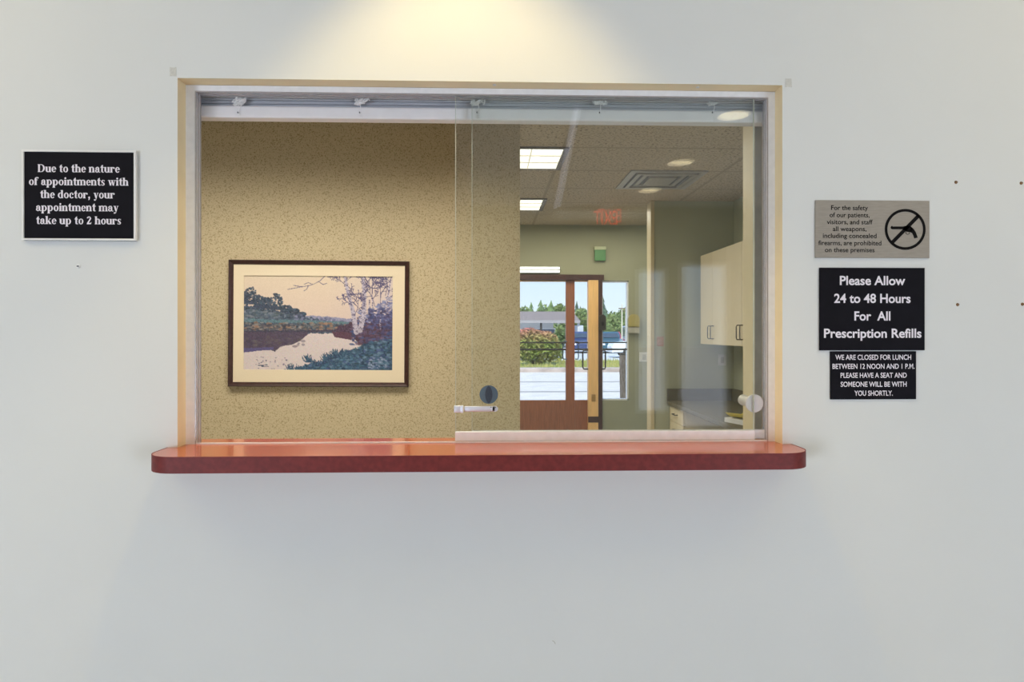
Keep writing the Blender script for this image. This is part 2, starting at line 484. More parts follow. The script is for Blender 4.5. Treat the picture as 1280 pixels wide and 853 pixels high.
# round finger pull on the left part of the rear pane, knob at its right edge
p = P(611, 493.5, .055)
bm = bmesh.new(); cyl(bm, (p.x, .0545, p.z), (p.x, .0568, p.z), .0215, seg=48)
part_label(obj('finger_pull', bm, M_STEEL, gpb, smooth=True), 'blue grey round finger pull')
bm = bmesh.new()
pts = []
for k in range(13):
    t = -1 + k / 6
    pts.append((p.x + .0085 * (1 - t * t) ** .7, p.z + .0208 * t))
for k in range(11, 0, -1):
    t = -1 + k / 6
    pts.append((p.x - .0085 * (1 - t * t) ** .7, p.z + .0208 * t))
prism(bm, pts, 'y', .0539, .0546)  # thin dark lens shape laid on the pull
part_label(obj('finger_lens', bm, mat('dark slate steel', (.03, .04, .07), .5), gpb), 'dark lens shape')
p = P(943, 504.5, .053)
bm = bmesh.new()
cyl(bm, (p.x, .0525, p.z), (p.x, .0555, p.z), .0205, .0215, seg=48)
cyl(bm, (p.x, .0555, p.z), (p.x, .0568, p.z), .008, seg=24)
part_label(obj('knob', bm, M_PULL, gpb, smooth=True), 'frosted round knob')
bm = bmesh.new()
cyl(bm, (p.x, .064, p.z + .001), (p.x, .125, p.z + .001), .010, .0135, seg=32)  # solid shape modelled in place of the knob's reflection
part_label(obj('knob_reflection', bm, M_PULL, gpb, smooth=True), 'small solid stand-in for the knob reflection')

# ------------------------------------------------------------------ raised blind
BY0 = .076
bz0, bz1 = PZ(600, 150, BY0), OZ1 - .002
BXa, BXb = XLa + .002, XLb - .002
bl = thing('window_blind', 'raised white blind stacked along the top of the sliding window', 'blind', ((BXa + BXb) / 2, BY0, bz0))
TB = BY0
bm = bmesh.new(); bx(bm, BXa, BXb, TB, TB + .034, bz0, bz0 + .028, .004)
obj('bottom_rail', bm, M_BLIND, bl)
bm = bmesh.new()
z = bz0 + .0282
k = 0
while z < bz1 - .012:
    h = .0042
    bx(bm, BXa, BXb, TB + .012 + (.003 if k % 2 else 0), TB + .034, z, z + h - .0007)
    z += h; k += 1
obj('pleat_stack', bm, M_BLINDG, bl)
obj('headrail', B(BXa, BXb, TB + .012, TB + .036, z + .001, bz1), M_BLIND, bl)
for i, u in enumerate((299.5, 450.5, 598, 750, 892)):
    c = P(u, 127, TB)
    rnd = random.Random(31 + i)
    bm = bmesh.new()
    for s in range(9):
        pts = []; a0 = rnd.random() * 6.28; rx = .008 + .009 * rnd.random(); rz = .004 + .006 * rnd.random()
        ox, oz = rnd.uniform(-.006, .006), rnd.uniform(-.004, .005)
        for k in range(15):
            a = a0 + k * .62
            pts.append((c.x + ox + rx * math.cos(a) * (1 - .02 * k), TB + .004 - .010 * rnd.random(), c.z + oz + rz * math.sin(a * 1.3)))
        tube(bm, pts, .0011, 5)
    x1 = PX(u - 1.5 + i % 2, TB)
    zk = PZ(u, 141, TB)
    tube(bm, [(c.x, TB - .004, c.z - .004), (c.x + .001, TB - .004, zk + .012), (x1 + .001, TB - .003, zk)], .0007, 5)
    tube(bm, [(x1 + .001, TB - .003, zk), (x1 + .004, TB - .002, bz0 + .001)], .0006, 5)
    cb = obj('cord_bundle', bm, M_CORD, bl)
    bm = bmesh.new(); cyl(bm, (x1, TB - .003, zk), (x1, TB, zk), .0019, seg=12)
    obj('cord_plug', bm, M_DARK, cb)

# ------------------------------------------------------------------ lettering


def text_polys(body, bold=0.0):
    c = bpy.data.curves.new('t', 'FONT'); c.body = body; c.offset = bold; c.resolution_u = 4
    o = bpy.data.objects.new('t', c); C.objects.link(o)
    dg = bpy.context.evaluated_depsgraph_get()
    me = bpy.data.meshes.new_from_object(o.evaluated_get(dg))
    vs = [(v.co.x, v.co.y) for v in me.vertices]; fs = [tuple(p.vertices) for p in me.polygons]
    bpy.data.objects.remove(o); bpy.data.curves.remove(c); bpy.data.meshes.remove(me)
    return vs, fs


class Ser:
    """bold roman letters with thick stems, thin hairlines and bracketed serifs"""
    X, A, D, T, H, s = .47, .69, -.21, .17, .06, .045

    def __init__(self): self.q = []; self.w = 0
    def r(self, x0, y0, x1, y1): self.q.append([(x0, y0), (x1, y0), (x1, y1), (x0, y1)])
    def serif(self, x, y, w=.25, up=True):
        h = self.s if up else -self.s
        self.q.append([(x - w / 2, y), (x + w / 2, y), (x + w / 2, y + h * .6), (x + self.T / 2, y + h * 1.7), (x - self.T / 2, y + h * 1.7), (x - w / 2, y + h * .6)])
    def flag(self, x, y):
        self.q.append([(x - self.T / 2 - .055, y - .035), (x - self.T / 2 - .055, y - .012), (x + self.T / 2, y), (x + self.T / 2, y - .06), (x - self.T / 2, y - .06)])
    def stem(self, x, y0, y1, bot=True, top='flag'):
        self.r(x - self.T / 2, y0, x + self.T / 2, y1)
        if bot: self.serif(x, y0)
        if top == 'flag': self.flag(x, y1)
        elif top == 'serif': self.serif(x, y1, up=False)
    def bowl(self, cx, cy, rx, ry, wx, wy, a0=0, a1=360, n=28):
        for k in range(n):
            t0 = math.radians(a0 + (a1 - a0) * k / n); t1 = math.radians(a0 + (a1 - a0) * (k + 1) / n)
            o = lambda t: (cx + rx * math.cos(t), cy + ry * math.sin(t)); i = lambda t: (cx + (rx - wx) * math.cos(t), cy + (ry - wy) * math.sin(t))
            self.q.append([o(t0), o(t1), i(t1), i(t0)])
    def line(self, x0, y0, x1, y1, w): self.q.append([(x0 - w / 2, y0), (x0 + w / 2, y0), (x1 + w / 2, y1), (x1 - w / 2, y1)])
    def dot(self, x, y, r): self.q.append([(x + r * math.cos(a * .524), y + r * math.sin(a * .524)) for a in range(12)])
    def arch(self, x, cy, top):     # shoulder from stem at x, right foot at x+.31
        xr = x + .295
        self.bowl(x + .165, top - .15, .205, .158, .15, .07, 0, 140, 12)
        self.r(xr, 0, xr + .15 - .07 + .0, top - .15); self.r(x + .22, 0, x + .37, top - .14)
        self.serif(x + .295, 0, .25)

    def glyph(self, ch):
        X, A, D, T, H = self.X, self.A, self.D, self.T, self.H
        if ch == ' ': self.w = .26
        elif ch == 'D':
            self.stem(.14, 0, .67, True, 'serif'); self.r(.04, 0, .36, .045); self.r(.04, .625, .36, .67)
            self.bowl(.33, .335, .35, .335, .165, .045, -90, 90); self.w = .72
        elif ch == 'u':
            self.stem(.12, .1, X, False); self.stem(.42, 0, X, False); self.bowl(.25, .15, .205, .162, .15, .07, 180, 320, 12)
            self.r(.42, 0, .55, .04); self.w = .56
        elif ch == 'n': self.stem(.12, 0, X); self.arch(.12, 0, X + .012); self.w = .56
        elif ch == 'h': self.stem(.12, 0, A); self.arch(.12, 0, X + .012); self.w = .56
        elif ch == 'm': self.stem(.12, 0, X); self.arch(.12, 0, X + .012); self.arch(.415, 0, X + .012); self.w = .84
        elif ch == 'r': self.stem(.12, 0, X); self.bowl(.28, X - .13, .14, .14, .08, .07, 40, 160, 10); self.dot(.36, X - .085, .075); self.w = .45
        elif ch == 'o': self.bowl(.25, X / 2, .225, X / 2 + .014, .14, H); self.w = .5
        elif ch == 'c': self.bowl(.25, X / 2, .225, X / 2 + .014, .14, H, 60, 325); self.dot(.355, X - .125, .07); self.w = .45
        elif ch == 'e': self.bowl(.24, X / 2, .215, X / 2 + .014, .14, H, 0, 325); self.r(.1, X / 2 - .005, .45, X / 2 + .04); self.w = .46
        elif ch == 't':
            self.r(.1, .06, .25, .6); self.q.append([(.03, X - .03), (.25, X - .03), (.25, .66), (.205, .66)]); self.r(.02, X - .06, .34, X)
            self.bowl(.25, .12, .15, .133, .13, .05, 180, 320, 10); self.w = .36
        elif ch == 'f':
            self.stem(.14, 0, .55, True, None); self.r(.02, X - .05, .33, X); self.bowl(.26, .54, .195, .155, .14, .05, 60, 180, 12); self.dot(.35, .62, .065); self.w = .36
        elif ch == 'a':
            self.r(.27, .05, .41, .35); self.bowl(.24, .33, .17, .154, .14, .05, 0, 150, 12); self.dot(.115, .35, .07)
            self.bowl(.2, .14, .175, .152, .13, .06, 60, 330, 18); self.bowl(.44, .09, .1, .1, .06, .05, 200, 330, 6); self.w = .5
        elif ch in 'pd':
            if ch == 'p': self.stem(.13, D, X); self.bowl(.27, X / 2, .245, X / 2 + .014, .145, H, -130, 130); self.w = .56
            else: self.stem(.41, 0, A, False); self.r(.41, 0, .53, .04); self.bowl(.27, X / 2, .245, X / 2 + .014, .145, H, 50, 310); self.w = .56
        elif ch == 'i': self.stem(.14, 0, X); self.dot(.14, .61, .083); self.w = .28
        elif ch == 's':
            self.bowl(.195, .345, .16, .138, .12, .05, 40, 260, 14); self.bowl(.195, .125, .16, .138, .12, .05, -140, 80, 14)
            self.q.append([(.06, .31), (.16, .36), (.34, .17), (.24, .11)]); self.r(.31, .33, .345, X); self.r(.04, 0, .075, .15); self.w = .39
        elif ch == 'w':
            for x in (.13, .39): self.line(x, X, x + .13, 0, .14)
            for x in (.27, .53): self.line(x, 0, x + .13, X, .05)
            for x in (.13, .39): self.r(x - .12, X - .035, x + .12, X)
            self.r(.56, X - .035, .74, X); self.w = .73
        elif ch == 'y':
            self.line(.14, X, .27, .02, .145); self.line(.24, -.1, .42, X, .055); self.r(.02, X - .035, .25, X); self.r(.33, X - .035, .5, X)
            self.dot(.12, -.14, .068); self.bowl(.14, -.08, .13, .12, .05, .05, 250, 350, 6); self.w = .5
        elif ch == 'k':
            self.stem(.13, 0, A); self.line(.2, .19, .44, X, .06); self.q.append([(.22, .25), (.34, .33), (.56, .0), (.36, .0)])
            self.r(.32, X - .035, .53, X); self.r(.34, 0, .57, .035); self.w = .57
        elif ch == ',': self.dot(.12, .07, .082); self.q.append([(.2, .07), (.12, .07), (.05, -.15), (.09, -.17), (.17, -.09)]); self.w = .25
        elif ch == '2':
            self.bowl(.23, .47, .2, .21, .14, .06, -5, 165, 14); self.q.append([(.43, .46), (.29, .46), (.05, .1), (.03, 0), (.18, .08)])
            self.q.append([(.03, 0), (.42, 0), (.47, .18), (.435, .18), (.39, .115), (.06, .115)]); self.w = .5


CAP = max(v[1] for v in text_polys('H')[0])


def serif_polys(body):
    vs, fs, x = [], [], 0
    for ch in body:
        g = Ser(); g.glyph(ch)
        for q in g.q:
            fs.append(tuple(range(len(vs), len(vs) + len(q)))); vs += [(a + x, b) for a, b in q]
        x += g.w
    return vs, fs


def letters(bm, polys, u0, u1, base, cap_px, cap_em, Y, step=0):
    """set one line of writing between columns u0 and u1 on the sign face at y = Y"""
    vs, fs = polys
    mn = min(v[0] for v in vs); mxx = max(v[0] for v in vs)
    xa, xb = PX(u0, Y), PX(u1, Y)
    zb = PZ((u0 + u1) / 2, base, Y); zk = cap_px / F * DIST / cap_em * (1 + (u0 + u1 - 1280) / 2 / F * math.tan(YAW))
    co = lambda i, y: (xa + (vs[i][0] - mn) / (mxx - mn) * (xb - xa), y, zb + vs[i][1] * zk)
    if step:                       # strokes that cross lie a hair apart, as in cut lettering
        for k, f in enumerate(fs): bm.faces.new([bm.verts.new(co(i, Y - step * (k % 16))) for i in f])
        return
    nv = [bm.verts.new(co(i, Y)) for i in range(len(vs))]
    for f in fs: bm.faces.new([nv[i] for i in f])


def plate(name, label, u0, u1, v0, v1, th, face, um=None):
    um = (u0 + u1) / 2
    x0, x1, z0, z1 = PX(u0, -th), PX(u1, -th), PZ(um, v1, -th), PZ(um, v0, -th)
    root = thing(name, label, 'sign', ((x0 + x1) / 2, 0, z0))
    obj('panel', B(x0, x1, -th, 0, z0, z1, .0006), face, root)
    return root, (x0, x1, z0, z1)


# sign: appointment notice (left)
s1, (x0, x1, z0, z1) = plate('notice_sign', 'framed black sign saying your appointment may take up to 2 hours', 28, 170.3, 188, 300.8, .006, M_BLACK)
bm = bmesh.new(); t = .0042
for a in ((x0, x1, z1 - t, z1), (x0, x1, z0, z0 + t), (x0, x0 + t, z0 + t, z1 - t), (x1 - t, x1, z0 + t, z1 - t)):
    bx(bm, a[0] - (.0005 if a[0] == x0 else 0), a[1] + (.0005 if a[1] == x1 else 0), -.009, -.001, a[2], a[3], .0006)
part_label(obj('sign_frame', bm, M_SWHITE, s1), 'thin white border')
bm = bmesh.new()
for body, a, b, base in (('Due to the nature', 47.1, 149.8, 215.5), ('of appointments with', 36.3, 160.6, 231.8), ('the doctor, your', 50.3, 143.4, 247.9),
                         ('appointment may', 45.1, 148.3, 264.1), ('take up to 2 hours', 45.3, 151.2, 280.4)):
    letters(bm, serif_polys(body), a, b, base, 9.9, .69, -.0064, 2.5e-5)
part_label(obj('lettering', bm, M_WHITE, s1), 'white bold serif lettering')

# sign: weapons notice
s2, _ = plate('notice_sign', 'taupe sign prohibiting weapons with crossed out pistol symbol', 1019.4, 1161.9, 250.7, 322.6, .004, M_TAUPE)
YF = -.0044
bm = bmesh.new()
for body, a, b, base in (('For the safety', 1039, 1085, 262.6), ('of our patients,', 1037.1, 1087, 271.6), ('visitors, and staff', 1033.6, 1090.8, 280.4), ('all weapons,', 1041, 1083, 289),
                         ('including concealed', 1028.6, 1095.7, 297.6), ('firearms, are prohibited', 1023, 1101.7, 306.6), ('on these premises', 1031.2, 1093.2, 315.3)):
    letters(bm, text_polys(body, .010), a, b, base, 5.6, CAP, YF)
part_label(obj('lettering', bm, M_INK, s2), 'small black sans lettering')
bm = bmesh.new()
Q = lambda u, v: (P(u, v, YF).x, P(u, v, YF).z)
cc = (1131.5, 286.9)
n = 64
for k in range(n):
    a, b = 2 * math.pi * k / n, 2 * math.pi * (k + 1) / n
    f = lambda r, t: bm.verts.new((Q(cc[0] + r * math.cos(t), cc[1] + r * math.sin(t))[0], YF, Q(cc[0] + r * math.cos(t), cc[1] + r * math.sin(t))[1]))
    bm.faces.new((f(25.6, a), f(25.6, b), f(22.2, b), f(22.2, a)))
pl = lambda pts: bm.faces.new([bm.verts.new((Q(*p)[0], YF, Q(*p)[1])) for p in pts])
d = 1.6
pl([(1115.2 - d, 303.4 - d), (1115.2 + d, 303.4 + d), (1148.6 + d, 269.4 + d), (1148.6 - d, 269.4 - d)])
zz = lambda x, y: (1010 + x / 8, 245 + y / 8)
pl([zz(825, 318), zz(832, 302), zz(845, 300), zz(845, 334), zz(832, 330)])
pl([zz(845, 306), zz(962, 306), zz(962, 335), zz(845, 334)])
pl([zz(955, 304), zz(1000, 297), zz(1030, 305), zz(1045, 325), zz(1030, 362), zz(1000, 362), zz(960, 348)])
pl([zz(1030, 308), zz(1056, 330), zz(1078, 362), zz(1098, 418), zz(1062, 426), zz(1052, 395), zz(1040, 372), zz(1015, 360)])
for k in range(20):
    a, b = 2 * math.pi * k / 20, 2 * math.pi * (k + 1) / 20
    pl([zz(997 + 22 * math.cos(a), 368 + 20 * math.sin(a)), zz(997 + 22 * math.cos(b), 368 + 20 * math.sin(b)), zz(997 + 16 * math.cos(b), 368 + 14 * math.sin(b)), zz(997 + 16 * math.cos(a), 368 + 14 * math.sin(a))])
part_label(obj('pistol_symbol', bm, M_INK, s2), 'black circle and slash over a pistol')

# sign: refills
s3, _ = plate('notice_sign', 'black sign asking 24 to 48 hours for prescription refills', 1024.6, 1156, 334.9, 438.2, .004, M_BLACK)
bm = bmesh.new()
for body, a, b, base in (('Please Allow', 1049.8, 1131.6, 356.3), ('24 to 48 Hours', 1042.7, 1138.2, 378.6), ('For  All', 1068, 1113, 400.6), ('Prescription Refills', 1030, 1151.8, 422.2)):
    letters(bm, text_polys(body, .022), a, b, base, 10.8, CAP, YF)
part_label(obj('lettering', bm, M_WHITE, s3), 'white bold lettering')

# sign: lunch closing
s4, _ = plate('notice_sign', 'small black sign about closing for lunch between noon and 1', 1038, 1145.3, 439.4, 499.5, .003, M_BLACK)
bm = bmesh.new()
for body, a, b, base in (('WE ARE CLOSED FOR LUNCH', 1044.2, 1139, 449.9), ('BETWEEN 12 NOON AND 1 P.M.', 1040.6, 1143.2, 461.2), ('PLEASE HAVE A SEAT AND', 1050.7, 1133.4, 472.4),
                         ('SOMEONE WILL BE WITH', 1050.8, 1133.3, 483.6), ('YOU SHORTLY.', 1068, 1116, 494.8)):
    letters(bm, text_polys(body, .015), a, b, base, 6.1, CAP, -.0034)
part_label(obj('lettering', bm, M_WHITE, s4), 'white capital lettering')

# screws, anchor and tape left on the wall
M_RUST = mat('rusty brass', (.22, .11, .04), .5, metal=.4, vary=.3)
for (u, v, l) in ((1195, 228, 'upper brown wall screw close to the taupe sign'), (1276.5, 229, 'upper brown wall screw at the right edge of the photo'),
                  (1197, 381, 'lower brown wall screw beside the refills sign'), (1278, 380.5, 'lower brown wall screw at the right edge of the photo')):
    p = P(u, v, 0)
    root = thing('wall_screw', l, 'screw', p, 'screws left in the wall')
    bm = bmesh.new(); cyl(bm, (p.x, -.0028, p.z), (p.x, 0, p.z), .0024, .0038, seg=16); obj('screw_head', bm, M_RUST, root)
    obj('slot', B(p.x - .0022, p.x + .0022, -.0031, -.0027, p.z - .0004, p.z + .0004), M_DARK, root)
p = P(98, 333, 0)
root = thing('wall_anchor', 'tiny white plastic anchor in the wall under the framed black sign', 'wall anchor', p)
bm = bmesh.new(); cyl(bm, (p.x, -.0022, p.z), (p.x, 0, p.z), .0042, .0046, seg=20); obj('collar', bm, M_SWHITE, root)
bm = bmesh.new(); bx(bm, p.x - .0024, p.x + .0024, -.0028, -.002, p.z - .0014, p.z + .0014); obj('hole', bm, M_DARK, root)
M_TAPE = mat('old tape', (.60, .58, .52), .35, vary=.08, scale=200)
for (u, v, l) in ((216.5, 90, 'scrap of clear tape at the upper left corner of the window'), (985.5, 103.5, 'scrap of clear tape at the upper right corner of the window')):
    p = P(u, v, 0)
    bm = bmesh.new()
    rnd = random.Random(int(u))
    pts = [(p.x + dx * .0075 + rnd.uniform(-.001, .001), p.z + dz * .010 + rnd.uniform(-.001, .001)) for dx, dz in ((-1, -1), (0, -.9), (1, -1), (1, 1), (.1, .9), (-1, 1))]
    prism(bm, pts, 'y', -.0006, 0)
    tag(obj('tape_scrap', bm, M_TAPE), l, 'tape', 'tape scraps at the window corners')
p = P(692.5, 803, 0)
bm = bmesh.new(); tube(bm, [(p.x - .004, -.0006, p.z + .003), (p.x, -.001, p.z + .002), (p.x + .003, -.0006, p.z - .004)], .0007, 5)
tag(obj('paint_nick', bm, M_PLAST), 'tiny curled paint nick low on the wall under the counter', 'paint nick')

# ------------------------------------------------------------------ river picture


def paint(W=300, H=188):
    rng = np.random.default_rng(5)
    rn = random.Random(5)
    img = np.zeros((H, W, 3))
    yy, xx = np.mgrid[0:H, 0:W]; nx = xx / (W - 1); ny = yy / (H - 1)
    col = lambda *c: np.array(c, float)
    g = np.clip(ny / .5, 0, 1)[..., None]
    img[:] = col(226, 204, 166) * (1 - g) + col(222, 196, 168) * g
    k = np.clip((nx - .55) * 1.6, 0, 1)[..., None] * .55
    img[:] = img * (1 - k) + col(205, 190, 190) * k
    img += rng.normal(0, 3, (H, W, 1))

    def interp(pts, x):
        return np.interp(x, [p[0] for p in pts], [p[1] for p in pts])

    def band(top, bot, c, jit=.012, noise=16):
        jt = np.convolve(rng.normal(0, 1, W + 8), np.ones(5) / 5, 'same')[4:W + 4] * jit
        t = interp(top, nx[0]) + jt; b = interp(bot, nx[0]) + jt * .4
        m = (ny >= t[None]) & (ny <= b[None]) & (nx >= top[0][0]) & (nx <= top[-1][0])
        img[m] = col(*c) + rng.normal(0, noise, (m.sum(), 1)) + rng.normal(0, 4, (m.sum(), 3))

    def dab(x, y, rx, ry, c, a=1):
        x0, x1 = int((x - rx) * W) - 1, int((x + rx) * W) + 2; y0, y1 = int((y - ry) * H) - 1, int((y + ry) * H) + 2
        x0, y0 = max(x0, 0), max(y0, 0)
        if x1 <= x0 or y1 <= y0: return
        sx_, sy_ = nx[y0:y1, x0:x1], ny[y0:y1, x0:x1]
        m = ((sx_ - x) / rx) ** 2 + ((sy_ - y) / ry) ** 2 <= 1
        img[y0:y1, x0:x1][m] = img[y0:y1, x0:x1][m] * (1 - a) + col(*c) * a

    def dabs(n, xr, yr, r, cols, top=None, a=.8):
        for _ in range(n):
            x = rn.uniform(*xr); y = rn.uniform(*yr)
            if top and y < float(interp(top, x)): continue
            c = rn.choice(cols); j = rn.uniform(-14, 14)
            dab(x, y, r * rn.uniform(.5, 1.3), r * rn.uniform(.5, 1.2), (c[0] + j, c[1] + j, c[2] + j), a)

    def stroke(pts, w0, w1, c):
        n_ = len(pts) - 1
        for i in range(n_):
            (xa, ya), (xb, yb) = pts[i], pts[i + 1]
            L = max(2, int(math.hypot((xb - xa) * W, (yb - ya) * H) * 2))
            for s in range(L):
                t_ = s / L; q = (i + t_) / n_
                wd = w0 + (w1 - w0) * q; j = rn.uniform(-12, 12)
                dab(xa + (xb - xa) * t_, ya + (yb - ya) * t_, max(wd, .0022), max(wd * 1.5, .0034), (c[0] + j, c[1] + j, c[2] + j), .85)

    def twig(x, y, ang, L, w, depth, c):
        pts = [(x, y)]
        for i in range(5):
            ang += rn.uniform(-.35, .35); x += math.cos(ang) * L / 5; y -= math.sin(ang) * L / 5 * 1.6; pts.append((x, y))
        stroke(pts, w, w * .4, c)
        if depth:
            for i in (2, 3, 4, 5):
                twig(*pts[i], ang + rn.choice((-1, 1)) * rn.uniform(.4, 1.1), L * .5, w * .5, depth - 1, c)

    # far hills, water, banks
    band([(.35, .42), (.55, .43), (.7, .45), (.85, .48), (1, .5)], [(.35, .56), (1, .56)], (150, 146, 160), .006, 8)
    band([(0, .60), (1, .60)], [(0, 1.01), (1, 1.01)], (214, 197, 180), 0, 4)
    band([(0, .31), (.08, .32), (.2, .36), (.3, .40), (.45, .45), (.62, .49), (.72, .50)], [(0, .64), (.72, .60)], (74, 86, 96), .02, 16)
    dabs(160, (0, .62), (.33, .48), .016, [(92, 110, 118), (60, 74, 84), (120, 128, 128), (50, 60, 66)], [(0, .33), (.3, .42), (.62, .50)], .6)
    # tree line on the left
    for x, y, h, w_ in ((.0, .26, .10, .03), (.045, .25, .15, .04), (.10, .29, .09, .03), (.145, .30, .08, .035), (.215, .31, .13, .042), (.28, .36, .05, .04), (.335, .39, .045, .035), (.39, .415, .03, .025)):
        for _ in range(90):
            a = rn.random() * 6.28; r_ = rn.random() ** .5
            dab(x + math.cos(a) * r_ * w_, y - h * .3 + math.sin(a) * r_ * h * .62, .007, .010, rn.choice([(58, 74, 84), (76, 94, 104), (50, 60, 70), (84, 88, 96)]), .85)
        band([(max(0, x - w_ * .9), y), (x + w_ * .9, y + .02)], [(max(0, x - w_ * .9), y + .05), (x + w_ * .9, y + .06)], (66, 76, 88), .01, 14)
    dabs(130, (.34, .72), (.40, .49), .010, [(110, 112, 132), (140, 138, 155), (84, 90, 108)], [(.34, .40), (.72, .48)], .7)
    band([(0, .455), (.3, .47), (.5, .475), (.72, .485)], [(0, .50), (.35, .50), (.72, .51)], (96, 122, 122), .006, 12)
    dabs(230, (0, .70), (.50, .585), .013, [(120, 110, 96), (92, 96, 92), (146, 140, 128), (70, 74, 80), (160, 120, 92)], None, .7)
    dabs(26, (.05, .40), (.535, .58), .012, [(176, 142, 112), (160, 124, 98), (150, 136, 120)], None, .6)
    dabs(90, (.0, .5), (.52, .585), .010, [(62, 62, 70), (84, 82, 84)], None, .6)
    band([(0, .585), (.3, .58), (.5, .575), (.68, .57)], [(0, .605), (.42, .60), (.68, .59)], (70, 66, 78), .004, 10)
    dabs(120, (0, .34), (.36, .46), .012, [(104, 116, 124), (130, 132, 132), (70, 82, 92), (88, 100, 96)], [(0, .35), (.34, .41)], .6)
    # dark reflection
    band([(0, .60), (.43, .60)], [(0, .82), (.08, .80), (.18, .79), (.21, .81), (.25, .75), (.33, .73), (.38, .69), (.43, .62)], (84, 72, 84), .006, 7)
    dabs(80, (.0, .40), (.62, .76), .014, [(98, 84, 90), (72, 64, 80), (104, 96, 86)], None, .4)
    band([(.0, .77), (.1, .77), (.2, .76)], [(0, .82), (.1, .80), (.2, .79)], (92, 84, 116), .006, 6)
    # right bank
    band([(.60, .575), (.65, .53), (.70, .50), (.76, .50), (.85, .44), (1, .40)], [(.60, .58), (.65, .60), (.72, .64), (.78, .72), (.9, .86), (1, .9)], (78, 60, 74), .015, 16)
    band([(.59, .59), (.72, .60)], [(.59, .595), (.61, .65), (.72, .68)], (92, 62, 72), .006, 10)
    dabs(330, (.72, 1), (.44, .74), .013, [(96, 66, 80), (76, 70, 98), (112, 92, 110), (66, 84, 120), (84, 58, 66)], None, .75)
    dabs(560, (.76, 1), (.22, .50), .009, [(116, 124, 160), (86, 96, 136), (150, 150, 172), (92, 92, 120)], [(.76, .34), (.83, .40), (.9, .30), (1, .12)], .55)
    # foreground foliage
    fg = [(.36, .99), (.42, .93), (.50, .92), (.56, .86), (.66, .80), (.74, .78), (.85, .70), (1, .66)]
    band(fg, [(.36, 1.01), (1, 1.01)], (62, 88, 104), .02, 16)
    dabs(700, (.38, 1), (.66, 1), .012, [(58, 92, 112), (80, 116, 128), (40, 60, 80), (104, 128, 140), (54, 78, 84), (70, 84, 120)], fg, .75)
    for x, y in ((.43, .86), (.48, .90), (.55, .84), (.60, .80), (.66, .80), (.31, .96), (.35, .97), (.40, .97)):
        for _ in range(26):
            twig(x + rn.uniform(-.02, .02), y + .06, rn.uniform(.7, 2.4), rn.uniform(.03, .06), .003, 0, rn.choice([(56, 86, 104), (74, 104, 116), (44, 62, 84)]))
    dabs(50, (.84, .96), (.86, .98), .008, [(150, 158, 170), (128, 140, 156)], None, .8)
    dabs(30, (.08, .32), (.86, .99), .006, [(110, 104, 120)], None, .8)
    stroke([(.10, .955), (.16, .95)], .004, .003, (70, 84, 100)); stroke([(.12, .965), (.17, .97)], .003, .002, (70, 84, 100))
    # birches
    twk = (92, 84, 110)
    for pts, w0, w1 in (([(.675, -.01), (.70, .20), (.73, .36), (.755, .60)], .008, .017), ([(.795, -.01), (.81, .22), (.805, .40), (.78, .58)], .010, .018),
                        ([(.84, .25), (.845, .50)], .004, .006), ([(.92, .38), (.915, .56)], .004, .005), ([(.985, .03), (.95, .40)], .005, .006), ([(.86, .20), (.87, .42)], .003, .004)):
        stroke(pts, w0, w1, (190, 178, 178))
        for i in range(len(pts) - 1):
            for _ in range(22):
                t_ = rn.random(); x = pts[i][0] + (pts[i + 1][0] - pts[i][0]) * t_; y = pts[i][1] + (pts[i + 1][1] - pts[i][1]) * t_
                dab(x + rn.uniform(-1, 1) * w1 * .8, y, .005, .004, (84, 72, 92), .8)
    for p_ in ([(.545, -.01), (.51, .05), (.455, .095), (.39, .115), (.29, .145)], [(.50, .06), (.53, .09), (.555, .075)], [(.46, .09), (.43, .07), (.40, .09)], [(.43, .105), (.42, .14), (.40, .16)], [(.40, .112), (.36, .11), (.33, .10)]):
        stroke(p_, .0024, .0012, twk)
    dabs(240, (.84, 1), (.34, .56), .010, [(78, 84, 118), (62, 70, 104), (98, 92, 124), (70, 60, 80)], None, .7)
    for x, y, a, L in ((.69, .10, 2.4, .10), (.70, .2, .3, .10), (.72, .30, 2.7, .07), (.81, .18, .4, .13), (.80, .25, 2.7, .10), (.81, .12, .7, .12), (.68, .05, .5, .10),
                       (.80, .05, 2.3, .10), (.97, .15, 2.4, .12), (.96, .25, .7, .08), (.86, .2, 1.2, .12), (.92, .3, 1.5, .14), (.88, .32, 1.9, .12), (.95, .2, 1.5, .14), (.74, .42, 1.2, .1)):
        twig(x, y, a, L, .0022, 2, twk)
    return np.clip(img, 0, 255)


